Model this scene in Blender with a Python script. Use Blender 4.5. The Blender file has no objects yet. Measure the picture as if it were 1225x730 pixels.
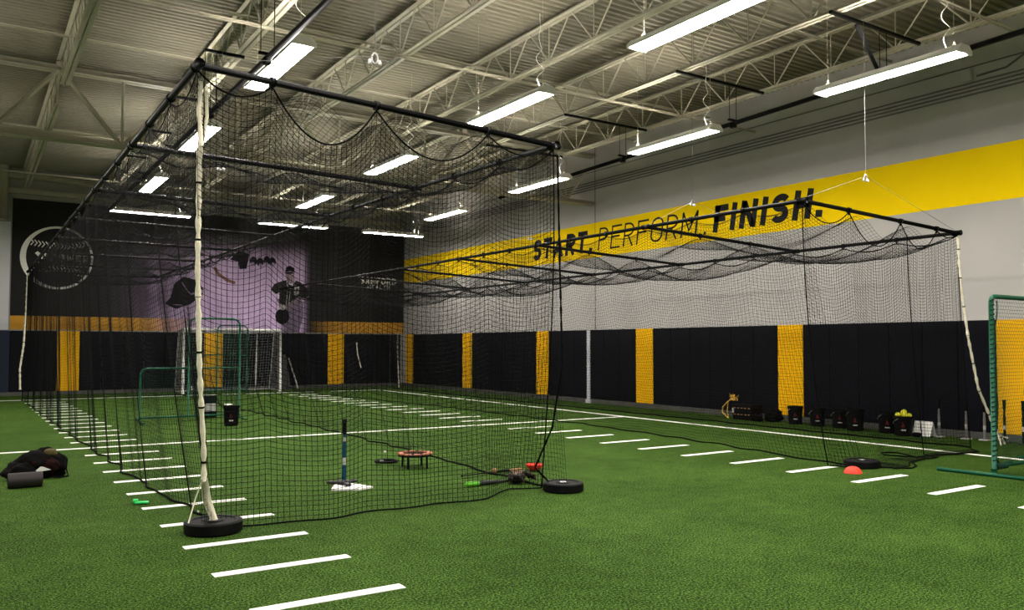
import bpy, math, random
import numpy as np
from mathutils import Vector, Matrix, noise as mnoise
random.seed(7); rng = np.random.default_rng(7)
PI = math.pi
SC = bpy.context.scene; COL = SC.collection

# ------------------------------------------------------------------ materials
def mat(name, col, rough=0.6, metal=0.0, var=0.0, scale=6.0, bump=0.0, bscale=80.0, spec=0.22, emit=None, strength=0.0, detail=4.0):
    m = bpy.data.materials.new(name); m.use_nodes = True
    nt = m.node_tree; b = nt.nodes['Principled BSDF']
    c = (*col, 1.0)
    b.inputs['Base Color'].default_value = c
    b.inputs['Roughness'].default_value = rough
    b.inputs['Metallic'].default_value = metal
    b.inputs['Specular IOR Level'].default_value = spec
    if var > 0 or bump > 0:
        tc = nt.nodes.new('ShaderNodeTexCoord')
    if var > 0:
        n = nt.nodes.new('ShaderNodeTexNoise'); n.inputs['Scale'].default_value = scale; n.inputs['Detail'].default_value = detail
        nt.links.new(tc.outputs['Object'], n.inputs['Vector'])
        r = nt.nodes.new('ShaderNodeMapRange'); r.inputs[1].default_value = .3; r.inputs[2].default_value = .7
        nt.links.new(n.outputs['Fac'], r.inputs[0])
        mx = nt.nodes.new('ShaderNodeMix'); mx.data_type = 'RGBA'
        mx.inputs[6].default_value = tuple(max(0, v*(1-var)) for v in col) + (1,)
        mx.inputs[7].default_value = tuple(min(1, v*(1+var)) for v in col) + (1,)
        nt.links.new(r.outputs[0], mx.inputs[0]); nt.links.new(mx.outputs[2], b.inputs['Base Color'])
    if bump > 0:
        n2 = nt.nodes.new('ShaderNodeTexNoise'); n2.inputs['Scale'].default_value = bscale; n2.inputs['Detail'].default_value = 3
        nt.links.new(tc.outputs['Object'], n2.inputs['Vector'])
        bp = nt.nodes.new('ShaderNodeBump'); bp.inputs['Strength'].default_value = bump; bp.inputs['Distance'].default_value = .01
        nt.links.new(n2.outputs['Fac'], bp.inputs['Height']); nt.links.new(bp.outputs[0], b.inputs['Normal'])
    if emit:
        b.inputs['Emission Color'].default_value = (*emit, 1); b.inputs['Emission Strength'].default_value = strength
    return m

def turf_material():
    m = bpy.data.materials.new('turf'); m.use_nodes = True; nt = m.node_tree; N = nt.nodes; L = nt.links
    b = N['Principled BSDF']; b.inputs['Roughness'].default_value = .85; b.inputs['Specular IOR Level'].default_value = .04
    tc = N.new('ShaderNodeTexCoord')
    def noise(scale, detail, rough=.6):
        n = N.new('ShaderNodeTexNoise'); n.inputs['Scale'].default_value = scale; n.inputs['Detail'].default_value = detail
        n.inputs['Roughness'].default_value = rough; L.new(tc.outputs['Object'], n.inputs['Vector']); return n
    fine = noise(62, 5, .85); mid = noise(5, 4); big = noise(.7, 2)
    cr = N.new('ShaderNodeValToRGB'); e = cr.color_ramp.elements
    e[0].position = .44; e[0].color = (.0032, .0120, .0012, 1); e[1].position = .585; e[1].color = (.135, .238, .044, 1)
    k = e.new(.52); k.color = (.032, .076, .0085, 1)
    a1 = N.new('ShaderNodeMath'); a1.operation = 'MULTIPLY_ADD'; L.new(mid.outputs['Fac'], a1.inputs[0]); a1.inputs[1].default_value = .07; L.new(fine.outputs['Fac'], a1.inputs[2])
    a2 = N.new('ShaderNodeMath'); a2.operation = 'MULTIPLY_ADD'; L.new(big.outputs['Fac'], a2.inputs[0]); a2.inputs[1].default_value = .07; L.new(a1.outputs[0], a2.inputs[2])
    a3 = N.new('ShaderNodeMath'); a3.operation = 'SUBTRACT'; L.new(a2.outputs[0], a3.inputs[0]); a3.inputs[1].default_value = .07
    L.new(a3.outputs[0], cr.inputs[0]); L.new(cr.outputs[0], b.inputs['Base Color'])
    bp = N.new('ShaderNodeBump'); bp.inputs['Strength'].default_value = .7; bp.inputs['Distance'].default_value = .02
    L.new(fine.outputs['Fac'], bp.inputs['Height']); L.new(bp.outputs[0], b.inputs['Normal'])
    return m

def mural_material():
    # printed picture: a purple evening field photo in the middle of a black board
    m = bpy.data.materials.new('mural_print'); m.use_nodes = True; nt = m.node_tree; N = nt.nodes; L = nt.links
    b = N['Principled BSDF']; b.inputs['Roughness'].default_value = .55; b.inputs['Specular IOR Level'].default_value = .25
    tc = N.new('ShaderNodeTexCoord'); sp = N.new('ShaderNodeSeparateXYZ'); L.new(tc.outputs['Object'], sp.inputs[0])
    def ss(sock, a, c):
        r = N.new('ShaderNodeMapRange'); r.interpolation_type = 'SMOOTHSTEP'; r.inputs[1].default_value = a; r.inputs[2].default_value = c
        L.new(sock, r.inputs[0]); return r.outputs[0]
    def mul(a, c):
        k = N.new('ShaderNodeMath'); k.operation = 'MULTIPLY'; L.new(a, k.inputs[0])
        if isinstance(c, float): k.inputs[1].default_value = c
        else: L.new(c, k.inputs[1])
        return k.outputs[0]
    X, Z = sp.outputs[0], sp.outputs[2]
    n = N.new('ShaderNodeTexNoise'); n.inputs['Scale'].default_value = 1.1; n.inputs['Detail'].default_value = 5; L.new(tc.outputs['Object'], n.inputs['Vector'])
    f = mul(mul(ss(X, 3.3, 7.6), ss(X, 11.0, 10.55)), ss(Z, 5.9, 4.6))
    left = N.new('ShaderNodeMapRange'); left.inputs[1].default_value = .25; left.inputs[2].default_value = .75; left.inputs[3].default_value = .75; left.inputs[4].default_value = 1.15
    L.new(n.outputs['Fac'], left.inputs[0]); f = mul(f, left.outputs[0])
    cr = N.new('ShaderNodeValToRGB'); e = cr.color_ramp.elements
    e[0].position = 0; e[0].color = (.0014, .0012, .0014, 1); e[1].position = 1; e[1].color = (.58, .42, .67, 1)
    k = e.new(.35); k.color = (.070, .046, .080, 1)
    L.new(f, cr.inputs[0])
    def sub1(a):
        k_ = N.new('ShaderNodeMath'); k_.operation = 'SUBTRACT'; k_.inputs[0].default_value = 1; L.new(a, k_.inputs[1]); return k_.outputs[0]
    fade = sub1(mul(ss(X, 4.2, 7.4), ss(X, 12.4, 10.7)))
    band = mul(ss(Z, 2.562, 2.558), fade)
    mx = N.new('ShaderNodeMix'); mx.data_type = 'RGBA'; L.new(band, mx.inputs[0]); L.new(cr.outputs[0], mx.inputs[6]); mx.inputs[7].default_value = (.50, .245, .016, 1)
    L.new(mx.outputs[2], b.inputs['Base Color'])
    return m

def wall_material(name, col):
    m = mat(name, col, rough=.75, var=.05, scale=.9, bump=.25, bscale=60, spec=.25)
    return m

M = dict(
    turf=turf_material(), mural=mural_material(),
    line=mat('turf_line_white', (.92, .91, .85), .8, var=.06, scale=30, bump=.4, bscale=90),
    wall=wall_material('grey_wall_paint', (.46, .44, .425)),
    wallback=wall_material('plain_wall_paint', (.30, .295, .27)),
    seam=mat('wall_joint', (.10, .10, .10), .8),
    concrete=mat('concrete_curb', (.085, .085, .075), .85, var=.2, scale=4, bump=.3),
    deck=mat('cream_deck_paint', (.19, .177, .133), .55, var=.07, scale=1.2),
    steel=mat('cream_steel_paint', (.36, .338, .262), .5, var=.06, scale=3),
    navy=mat('navy_vinyl', (.0016, .0020, .0050), .6, spec=.12, bump=.06, bscale=5),
    yelvinyl=mat('yellow_vinyl', (.88, .46, .003), .6, spec=.1),
    yellow=mat('yellow_paint', (1.0, .68, .0), .75, spec=.08, var=.02, scale=2),
    gold=mat('gold_print', (.46, .235, .02), .6, var=.1, scale=3),
    black=mat('black_paint', (.0016, .0016, .0020), .6, spec=.10),
    letter=mat('charcoal_letter_paint', (.011, .010, .011), .7, spec=.2),
    pipe=mat('black_powder_coated_pipe', (.0018, .0018, .0020), .42, spec=.07),
    net=mat('black_nylon_net', (.0022, .0022, .0022), .8, spec=.08),
    rope=mat('black_rope', (.002, .002, .002), .9, spec=.08, bump=.4, bscale=300),
    wrope=mat('off_white_rope', (.85, .79, .62), .8, bump=.5, bscale=200, var=.1, scale=40),
    rubber=mat('black_rubber', (.0018, .0018, .0020), .6, bump=.1, bscale=60, spec=.13),
    chrome=mat('steel_hub', (.6, .6, .6), .3, .9),
    lampbody=mat('white_lamp_housing', (.75, .74, .70), .4),
    lamp=mat('lit_diffuser', (1, 1, 1), .5, emit=(1.0, .945, .875), strength=15.0),
    uplamp=mat('lit_upward_slot', (1, 1, 1), .5, emit=(1.0, .93, .83), strength=36.0),
    green=mat('green_painted_tube', (.003, .075, .036), .4, spec=.25),
    greennet=mat('dark_green_net', (.003, .035, .019), .8),
    white=mat('white_paint', (.78, .77, .73), .45),
    whitenet=mat('white_net', (.36, .36, .35), .7),
    ltgrey=mat('light_grey_print', (.42, .41, .39), .6),
    offwhite=mat('off_white_print', (.92, .90, .84), .6),
    red=mat('orange_red_plastic', (.85, .055, .03), .45),
    blue=mat('blue_tee_tube', (.004, .05, .11), .35),
    tan=mat('tan_leather', (.30, .17, .075), .6, var=.3, scale=30),
    brown=mat('dark_brown_leather', (.014, .006, .003), .5, var=.5, scale=25, bump=.3),
    copper=mat('terracotta_pad', (.33, .12, .065), .6, var=.3, scale=40),
    lime=mat('lime_green_grip', (.12, .45, .03), .5),
    chip=mat('bright_green_plastic', (.03, .55, .12), .5),
    grey=mat('dark_grey_coating', (.022, .022, .025), .5),
    foam=mat('charcoal_foam', (.022, .017, .018), .5, spec=.35, bump=.2, bscale=50),
    bag=mat('black_bag_fabric', (.0022, .002, .002), .85, spec=.08, var=.4, scale=8, bump=.5, bscale=20),
    maroon=mat('maroon_fabric', (.012, .003, .003), .85, spec=.08, var=.3, scale=12, bump=.4, bscale=20),
    olive=mat('olive_patch', (.05, .038, .008), .7, var=.4, scale=14),
    ballyellow=mat('optic_yellow_ball', (.75, .72, .04), .6),
    ballwhite=mat('white_ball_leather', (.75, .70, .62), .5),
    redprint=mat('red_print', (.10, .006, .005), .6),
    purple=mat('pale_purple_print', (.33, .24, .38), .6, var=.2, scale=3),
    dkpurple=mat('dark_purple_print', (.007, .0045, .008), .6, spec=.1, var=.6, scale=6),
    jersey=mat('printed_black_jersey', (.008, .007, .009), .6),
    skin=mat('printed_skin_tone', (.20, .14, .17), .6, var=.3, scale=12),
    trouser=mat('printed_grey_trousers', (.17, .125, .20), .6, var=.25, scale=6),
    orangeprint=mat('printed_rust_streak', (.20, .09, .07), .6),
    bluewall=mat('blue_navy_vinyl', (.008, .015, .034), .55),
    whitewall=wall_material('pale_wall_paint', (.62, .62, .66)),
    conduit=mat('grey_conduit', (.16, .155, .15), .55),
    yrope=mat('yellow_strap', (.75, .45, .06), .6),
)

# ------------------------------------------------------------------ mesh builder
class MB:
    def __init__(s): s.v = []; s.f = []; s.mi = []; s.n = 0; s.mats = []; s.cur = 0
    def use(s, m):
        if m not in s.mats: s.mats.append(m)
        s.cur = s.mats.index(m); return s
    def add(s, v, f):
        v = np.asarray(v, float).reshape(-1, 3)
        s.v.append(v); s.f += [tuple(int(i) + s.n for i in q) for q in f]; s.mi += [s.cur]*len(f); s.n += len(v); return s
    def box(s, c, d, rz=0.0, M4=None, bevel=0.0):
        x, y, z = [k/2 for k in d]
        if bevel > 0:
            b = min(bevel, x*.9, y*.9, z*.9)
            bm = []
            # chamfered box: 24 vertices, three per corner
            V = []; idx = {}
            for sx in (-1, 1):
                for sy in (-1, 1):
                    for sz in (-1, 1):
                        for a, (p, q, r) in enumerate((((x, y-b, z-b)), ((x-b, y, z-b)), ((x-b, y-b, z)))):
                            idx[(sx, sy, sz, a)] = len(V); V.append((sx*p, sy*q, sz*r))
            F = []
            for sgn in (-1, 1):
                F.append([idx[(sgn, a, c_, 0)] for a, c_ in ((-1, -1), (1, -1), (1, 1), (-1, 1))][::sgn])
                F.append([idx[(a, sgn, c_, 1)] for a, c_ in ((-1, -1), (-1, 1), (1, 1), (1, -1))][::sgn])
                F.append([idx[(a, c_, sgn, 2)] for a, c_ in ((-1, -1), (1, -1), (1, 1), (-1, 1))][::sgn])
            for sy in (-1, 1):
                for sz in (-1, 1): F.append([idx[(-1, sy, sz, 1)], idx[(1, sy, sz, 1)], idx[(1, sy, sz, 2)], idx[(-1, sy, sz, 2)]])
            for sx in (-1, 1):
                for sz in (-1, 1): F.append([idx[(sx, -1, sz, 0)], idx[(sx, 1, sz, 0)], idx[(sx, 1, sz, 2)], idx[(sx, -1, sz, 2)]])
                for sy in (-1, 1): F.append([idx[(sx, sy, -1, 0)], idx[(sx, sy, 1, 0)], idx[(sx, sy, 1, 1)], idx[(sx, sy, -1, 1)]])
            for sx in (-1, 1):
                for sy in (-1, 1):
                    for sz in (-1, 1): F.append([idx[(sx, sy, sz, a)] for a in range(3)])
            v = np.array(V)
        else:
            v = np.array([(a*x, b_*y, c_*z) for a in (-1, 1) for b_ in (-1, 1) for c_ in (-1, 1)])
            F = [(0, 1, 3, 2), (4, 6, 7, 5), (0, 4, 5, 1), (2, 3, 7, 6), (0, 2, 6, 4), (1, 5, 7, 3)]
        if M4 is not None:
            v = v @ np.array(M4.to_3x3()).T + np.array(M4.translation)
        elif rz:
            c_, s_ = math.cos(rz), math.sin(rz); v = v @ np.array([[c_, -s_, 0], [s_, c_, 0], [0, 0, 1]]).T
        return s.add(v + np.array(c), F)
    def tube(s, pts, r, n=8, closed=False, flat=1.0):
        P = [Vector(p) for p in pts]; m = len(P)
        rr = r if isinstance(r, (list, tuple)) else [r]*m
        T = []
        for i in range(m):
            a = P[(i-1) % m] if (closed or i > 0) else P[i]; b = P[(i+1) % m] if (closed or i < m-1) else P[i]
            t = (b-a); T.append(t.normalized() if t.length > 1e-9 else Vector((0, 0, 1)))
        up = Vector((0, 0, 1)) if abs(T[0].z) < .9 else Vector((1, 0, 0))
        nrm = (up - T[0]*up.dot(T[0])).normalized(); V = []
        for i in range(m):
            nrm = (nrm - T[i]*nrm.dot(T[i]))
            nrm = nrm.normalized() if nrm.length > 1e-6 else T[i].orthogonal().normalized()
            bi = T[i].cross(nrm)
            for k in range(n):
                a = 2*PI*k/n; V.append(P[i] + (nrm*math.cos(a)*flat + bi*math.sin(a))*rr[i])
        F = [(i*n+k, ((i+1) % m)*n+k, ((i+1) % m)*n+(k+1) % n, i*n+(k+1) % n) for i in range(m if closed else m-1) for k in range(n)]
        if not closed: F += [tuple(range(n-1, -1, -1))[::-1][::-1], tuple((m-1)*n+k for k in range(n))]
        return s.add([tuple(v) for v in V], F)
    def lathe(s, prof, c=(0, 0, 0), n=32, R=None):
        V = []; F = []; m = len(prof)
        for r, z in prof:
            for k in range(n):
                a = 2*PI*k/n; V.append((r*math.cos(a), r*math.sin(a), z))
        for i in range(m-1):
            for k in range(n): F.append((i*n+k, i*n+(k+1) % n, (i+1)*n+(k+1) % n, (i+1)*n+k))
        V = np.array(V)
        if R is not None: V = V @ np.array(R.to_3x3()).T
        return s.add(V + np.array(c), F)
    def prism(s, poly, to3, t0, t1):
        # poly: 2-D outline; to3(a, b, t) -> point
        n = len(poly); V = [to3(a, b, t0) for a, b in poly] + [to3(a, b, t1) for a, b in poly]
        F = [tuple(range(n)), tuple(range(2*n-1, n-1, -1))] + [(i, (i+1) % n, n+(i+1) % n, n+i) for i in range(n)]
        return s.add(V, F)
    def grid(s, fn, nu, nv, wrap=False):
        V = [fn(i/nu, j/nv) for j in range(nv+1) for i in range(nu+1)]
        F = [(j*(nu+1)+i, j*(nu+1)+i+1, (j+1)*(nu+1)+i+1, (j+1)*(nu+1)+i) for j in range(nv) for i in range(nu)]
        return s.add(V, F)
    def build(s, name, m=None, parent=None, smooth=False):
        me = bpy.data.meshes.new(name); v = np.concatenate(s.v) if s.v else np.zeros((0, 3))
        me.from_pydata(v.tolist(), [], s.f)
        if s.mats:
            for k in s.mats: me.materials.append(k)
            me.polygons.foreach_set('material_index', s.mi)
        else: me.materials.append(m)
        if smooth: me.polygons.foreach_set('use_smooth', [True]*len(me.polygons))
        me.update()
        o = bpy.data.objects.new(name, me); COL.objects.link(o)
        if parent is not None: o.parent = parent; o.matrix_parent_inverse = Matrix.Translation(-Vector(parent.location)) if not parent.rotation_euler.z else (Matrix.Translation(parent.location) @ parent.rotation_euler.to_matrix().to_4x4()).inverted()
        return o

def tag(o, label=None, cat=None, group=None, kind=None):
    if label: o['label'] = label
    if cat: o['category'] = cat
    if group: o['group'] = group
    if kind: o['kind'] = kind
    return o
def thing(name, label, cat, loc=(0, 0, 0), group=None):
    o = bpy.data.objects.new(name, None); COL.objects.link(o); o.location = loc; o.empty_display_size = .1
    return tag(o, label, cat, group)
def struct(o): o['kind'] = 'structure'; return o
def local(o):  # child built in local coordinates
    o.matrix_parent_inverse = Matrix.Identity(4); return o
def copy_tree(src, parent=None):
    c = src.copy(); COL.objects.link(c)
    if parent is not None: c.parent = parent; c.matrix_parent_inverse = Matrix.Identity(4)
    for ch in src.children: copy_tree(ch, c)
    return c

# ------------------------------------------------------------------ room shell
XR, YB, XL, YF, ZD = 14.9, 30.8, -7.0, -5.0, 7.35
b = MB(); b.box(((XL+XR)/2, (YF+YB)/2, -.1), (XR-XL+.6, YB-YF+.6, .2)); floor = struct(b.build('floor', M['turf']))
# painted markings inlaid in the turf
LT = .004
b = MB()
for k in range(-6, 24):
    y = 5.07 + .9375*k
    if k == 10: continue
    xl = 1.46 - max(0, k-8)*.008
    b.box((xl+.5, y, LT/2), (1.0, .105, LT)); b.box((9.32, y, LT/2), (1.03, .105, LT))
tag(b.build('hash_marks', M['line'], floor), 'rows of short white hash marks')
b = MB(); b.box((12.6, (YF+28.1)/2, LT/2), (.11, 28.1-YF, LT)); b.build('sideline', M['line'], floor)
b = MB(); b.box(((XL+12.55)/2, 14.48, LT/2), (12.55-XL, .11, LT)); b.build('cross_line', M['line'], floor)
b = MB(); b.box(((XL+12.55)/2, 28.12, LT/2), (12.55-XL, .11, LT)); b.build('end_line', M['line'], floor)

b = MB(); b.box((XR+.15, (YF+YB)/2, ZD/2), (.3, YB-YF+.6, ZD+.2)); wr = struct(b.build('wall_right', M['wall']))
b = MB()
for y in (18.35, 6.1, 30.75): b.box((XR-.002, y, 2.08+(ZD-2.08)/2), (.008, .025, ZD-2.1))
b.build('joint', M['seam'], wr)
b = MB(); b.box(((XL+XR)/2, YB+.15, ZD/2), (XR-XL, .3, ZD+.2)); wb = struct(b.build('wall_back', M['wallback']))
b = MB(); b.box(((XL+1.04)/2, YB-.01, 3.83), (1.04-XL, .02, 3.45)); b.build('pale_panel', M['whitewall'], wb)
b = MB(); b.box((XL-.15, (YF+YB)/2, ZD/2), (.3, YB-YF+.6, ZD+.2)); struct(b.build('wall_left', M['wallback']))
b = MB(); b.box(((XL+XR)/2, YF-.15, ZD/2), (XR-XL, .3, ZD+.2)); struct(b.build('wall_front', M['wallback']))
# concrete curb under the pads
b = MB(); b.box((XR-.03, (YF+YB)/2, .06), (.06, YB-YF, .12)); struct(b.build('baseboard_right', M['concrete']))
b = MB(); b.box(((XL+XR)/2-.03, YB-.03, .06), (XR-XL-.06, .06, .12)); struct(b.build('baseboard_back', M['concrete']))
# corrugated roof deck: flutes run across the room
pitch = .155; prof = []
y = YF
while y < YB:
    prof += [(y, 0), (y+.055, 0), (y+.075, .045), (y+.135, .045)]; y += pitch
b = MB(); V = []; F = []
for yy, dz in prof:
    yy = min(yy, YB); V += [(XL, yy, ZD-.045+dz), (XR, yy, ZD-.045+dz)]
for i in range(len(prof)-1): F.append((2*i, 2*i+1, 2*i+3, 2*i+2))
b.add(V, F)
b.box(((XL+XR)/2, (YF+YB)/2, ZD+.12), (XR-XL+.6, YB-YF+.6, .2))
struct(b.build('ceiling', M['deck']))

# ------------------------------------------------------------------ roof steel
def bar(b, p, q, r, n=4, flat=1.0): b.tube([p, q], r, n=n, flat=flat)
def angle_pair(b, p, q, w=.075, gap=.03, horizontal_axis='y'):
    # two steel angles back to back with a slot between them
    p = Vector(p); q = Vector(q); c = (p+q)/2; L_ = (q-p).length
    if horizontal_axis == 'y':
        for sx in (-1, 1):
            b.box((c.x+sx*(gap/2+w/2), c.y, c.z), (w, L_, .010)); b.box((c.x+sx*(gap/2+.004), c.y, c.z+(w/2)*(1 if sx else 1)), (.009, L_, w))
    else:
        for sy in (-1, 1):
            b.box((c.x, c.y+sy*(gap/2+w/2), c.z), (L_, w, .012)); b.box((c.x, c.y+sy*(gap/2+.005), c.z+w/2), (L_, .011, w))
ordn = ['first', 'second', 'third', 'fourth', 'fifth', 'sixth', 'seventh', 'eighth', 'ninth']
JX = [12.75, 10.57, 8.33, 6.07, 3.72, 1.40, -.9, -3.2, -5.5]
def joist(x, y0, y1, label, bay):
    t = thing('roof_joist', label, 'joist', (x, y0, 6.52), 'open web roof joists, ' + bay)
    zt, zb = 7.22, 6.53
    a = MB(); angle_pair(a, (x, y0, zt), (x, y1, zt), .07); a.build('top_chord', M['steel'], t)
    a = MB(); angle_pair(a, (x, y0+.75, zb), (x, y1-.75, zb), .065); a.build('bottom_chord', M['steel'], t)
    a = MB(); n = max(2, round((y1-y0)/1.22)); st = (y1-y0)/n
    for i in range(n):
        ya = y0+i*st; ym = ya+st/2; yb = ya+st
        bar(a, (x, ya, zt+.03), (x, ym, zb+.02), .014, 6); bar(a, (x, ym, zb+.02), (x, yb, zt+.03), .014, 6)
        bar(a, (x, ym, zb+.02), (x, ym, zt+.03), .011, 6)
    a.build('web', M['steel'], t)
    return t
GY, GY2 = 18.4, 3.4
for k, x in enumerate(JX):
    joist(x, GY+.1, YB-.15, f'{ordn[k]} cream open web joist from the right wall, beyond the deep girder', 'far bay')
    joist(x, GY2+.1, GY-.1, f'{ordn[k]} cream open web joist from the right wall, nearer than the deep girder', 'near bay')
    if x > -1: joist(x, YF+.1, GY2-.1, f'{ordn[k]} cream open web joist from the right wall, over the camera end', 'camera bay')
def girder(y, label):
    t = thing('roof_girder', label, 'girder', (XL, y, 5.6), 'deep roof girders')
    zt, zb = 7.02, 5.64
    a = MB(); angle_pair(a, (XL+.05, y, zt), (XR-.02, y, zt), .12, .04, 'x'); a.build('top_chord', M['steel'], t)
    a = MB(); angle_pair(a, (XL+.05, y, zb), (XR-.02, y, zb), .12, .04, 'x'); a.build('bottom_chord', M['steel'], t)
    a = MB()
    for i, x in enumerate(JX):
        # panel points under every joist on the top chord, verticals half way
        xm = x + 1.13
        if xm < XR:
            a.tube([(xm, y, zb+.05), (xm, y, zt)], .03, 4)
            a.tube([(xm, y, zb+.03), (x, y, zt+.02)], .045, 4)
            if x+2.25 < XR: a.tube([(xm, y, zb+.03), (x+2.25, y, zt+.02)], .045, 4)
            else: a.tube([(xm, y, zb+.03), (XR-.2, y, zt-.3)], .035, 4)
        a.box((x, y, zt+.13), (.16, .14, .10))
    a.build('web', M['steel'], t)
girder(GY, 'deep cream girder with big diagonals crossing the hall at mid depth')
girder(GY2, 'deep cream girder crossing the hall above the camera')
# bridging rods across the joists
for k, (y, z, r, lab) in enumerate([(6.25, 6.50, .018, 'low cream bridging rod nearest the camera, under the joists'), (9.2, 7.16, .016, 'high cream bridging rod nearest the camera'), (12.55, 6.52, .016, 'low cream bridging rod in front of the girder'),
                 (13.9, 7.16, .016, 'high cream bridging rod in front of the girder'), (16.6, 7.17, .014, 'high cream bridging rod close in front of the girder'), (21.5, 6.52, .016, 'low cream bridging rod just beyond the girder'), (24.0, 7.16, .016, 'high cream bridging rod beyond the girder'), (27.0, 6.52, .016, 'low cream bridging rod nearest the back wall')]):
    a = MB(); a.box(((XL+XR)/2, y, z), (XR-XL-.02, .04, .006)); a.box(((XL+XR)/2, y+.018, z-.02), (XR-XL-.02, .005, .04))
    tag(a.build('bridging_rod', M['steel']), lab, 'rod', 'bridging across the roof joists')
# heavier beam against the back wall
a = MB(); a.box(((XL+XR)/2, YB-.12, 6.55), (XR-XL-.1, .2, .16)); a.box(((XL+XR)/2, YB-.2, 7.0), (XR-XL-.1, .3, .12)); tag(a.build('wall_beam', M['steel']), 'cream steel beam running along the top of the back wall', 'beam')
a = MB(); a.tube([(.78, 30.5, 5.6), (.78, 30.5, 7.3)], .16, 16); tag(a.build('column', M['steel'], smooth=True), 'cream round column rising left of the black mural', 'column')

# ------------------------------------------------------------------ wall pads
def pad_mesh(m, w=.652, h=1.96, d=.055):
    a = MB(); a.box((0, 0, h/2), (d, w, h), bevel=.012); o = a.build('wall_pad', m); return o
pn = pad_mesh(M['navy']); py_ = pad_mesh(M['yelvinyl']); first = {0: pn, 1: py_}; used = {0: False, 1: False}
def place_pad(x, y, rz, yel, label, group):
    o = first[yel]
    if used[yel]: o = o.copy(); COL.objects.link(o)
    used[yel] = True; o.location = (x, y, .12); o.rotation_euler.z = rz
    tag(o, label, 'wall pad', group)
W_ = .66; ny = 0
y = 11.645 - 12*W_; k = -12
while y < YB-.35:
    if abs(y-18.57) > .42 or True:
        yel = (k % 7 == 0)
        if yel:
            ny += 1
            near = {-7: 'yellow pad on the right wall behind the green screen', 0: 'yellow pad on the right wall behind the black buckets', 7: 'yellow pad on the right wall right of the grey strip', 14: 'yellow pad on the right wall left of the grey strip', 21: 'yellow pad on the right wall, second from the back corner', 28: 'yellow pad on the right wall nearest the back corner'}.get(k, 'yellow pad on the right wall')
            place_pad(XR-.03, y, 0, 1, near, 'yellow pads on the right wall')
        else: place_pad(XR-.03, y, 0, 0, 'navy vinyl pad in the row along the right wall', 'navy pads on the right wall')
    y += W_; k += 1
x = 2.745 - 7*W_; k = -7
bl = {0: 'yellow pad on the back wall under the baseball emblem', 7: 'yellow pad on the back wall behind the goal', 14: 'yellow pad on the back wall below the right part of the mural', -7: 'yellow pad on the back wall far left'}
while x < XR-.4:
    if x < 1.0:
        o = pn.copy(); COL.objects.link(o); o.data = o.data.copy(); o.data.materials[0] = M['bluewall']; o.location = (x, YB-.03, .12); o.rotation_euler.z = PI/2; tag(o, 'blue navy pad left of the mural on the back wall', 'wall pad', 'blue navy pads at the left')
    else: place_pad(x, YB-.03, PI/2, 1 if k % 7 == 0 else 0, bl[k] if k % 7 == 0 else 'navy vinyl pad in the row under the mural', 'yellow pads on the back wall' if k % 7 == 0 else 'navy pads on the back wall')
    x += W_; k += 1
place_pad(14.53, YB-.03, PI/2, 0, 'narrow navy pad filling the corner under the mural', None)
bpy.context.view_layer.update()
last_pad = [o for o in COL.objects if o.get('label', '').startswith('narrow navy pad')][0]; last_pad.scale.y = .66
if 'group' in last_pad: del last_pad['group']
a = MB(); a.box((XR-.075, 18.57, 1.04), (.03, .13, 2.06)); a.box((XR-.08, 18.57, .05), (.06, .2, .1)); tag(a.build('wall_strip', M['whitewall']), 'narrow grey strip standing over the pads on the right wall', 'strip')

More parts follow.
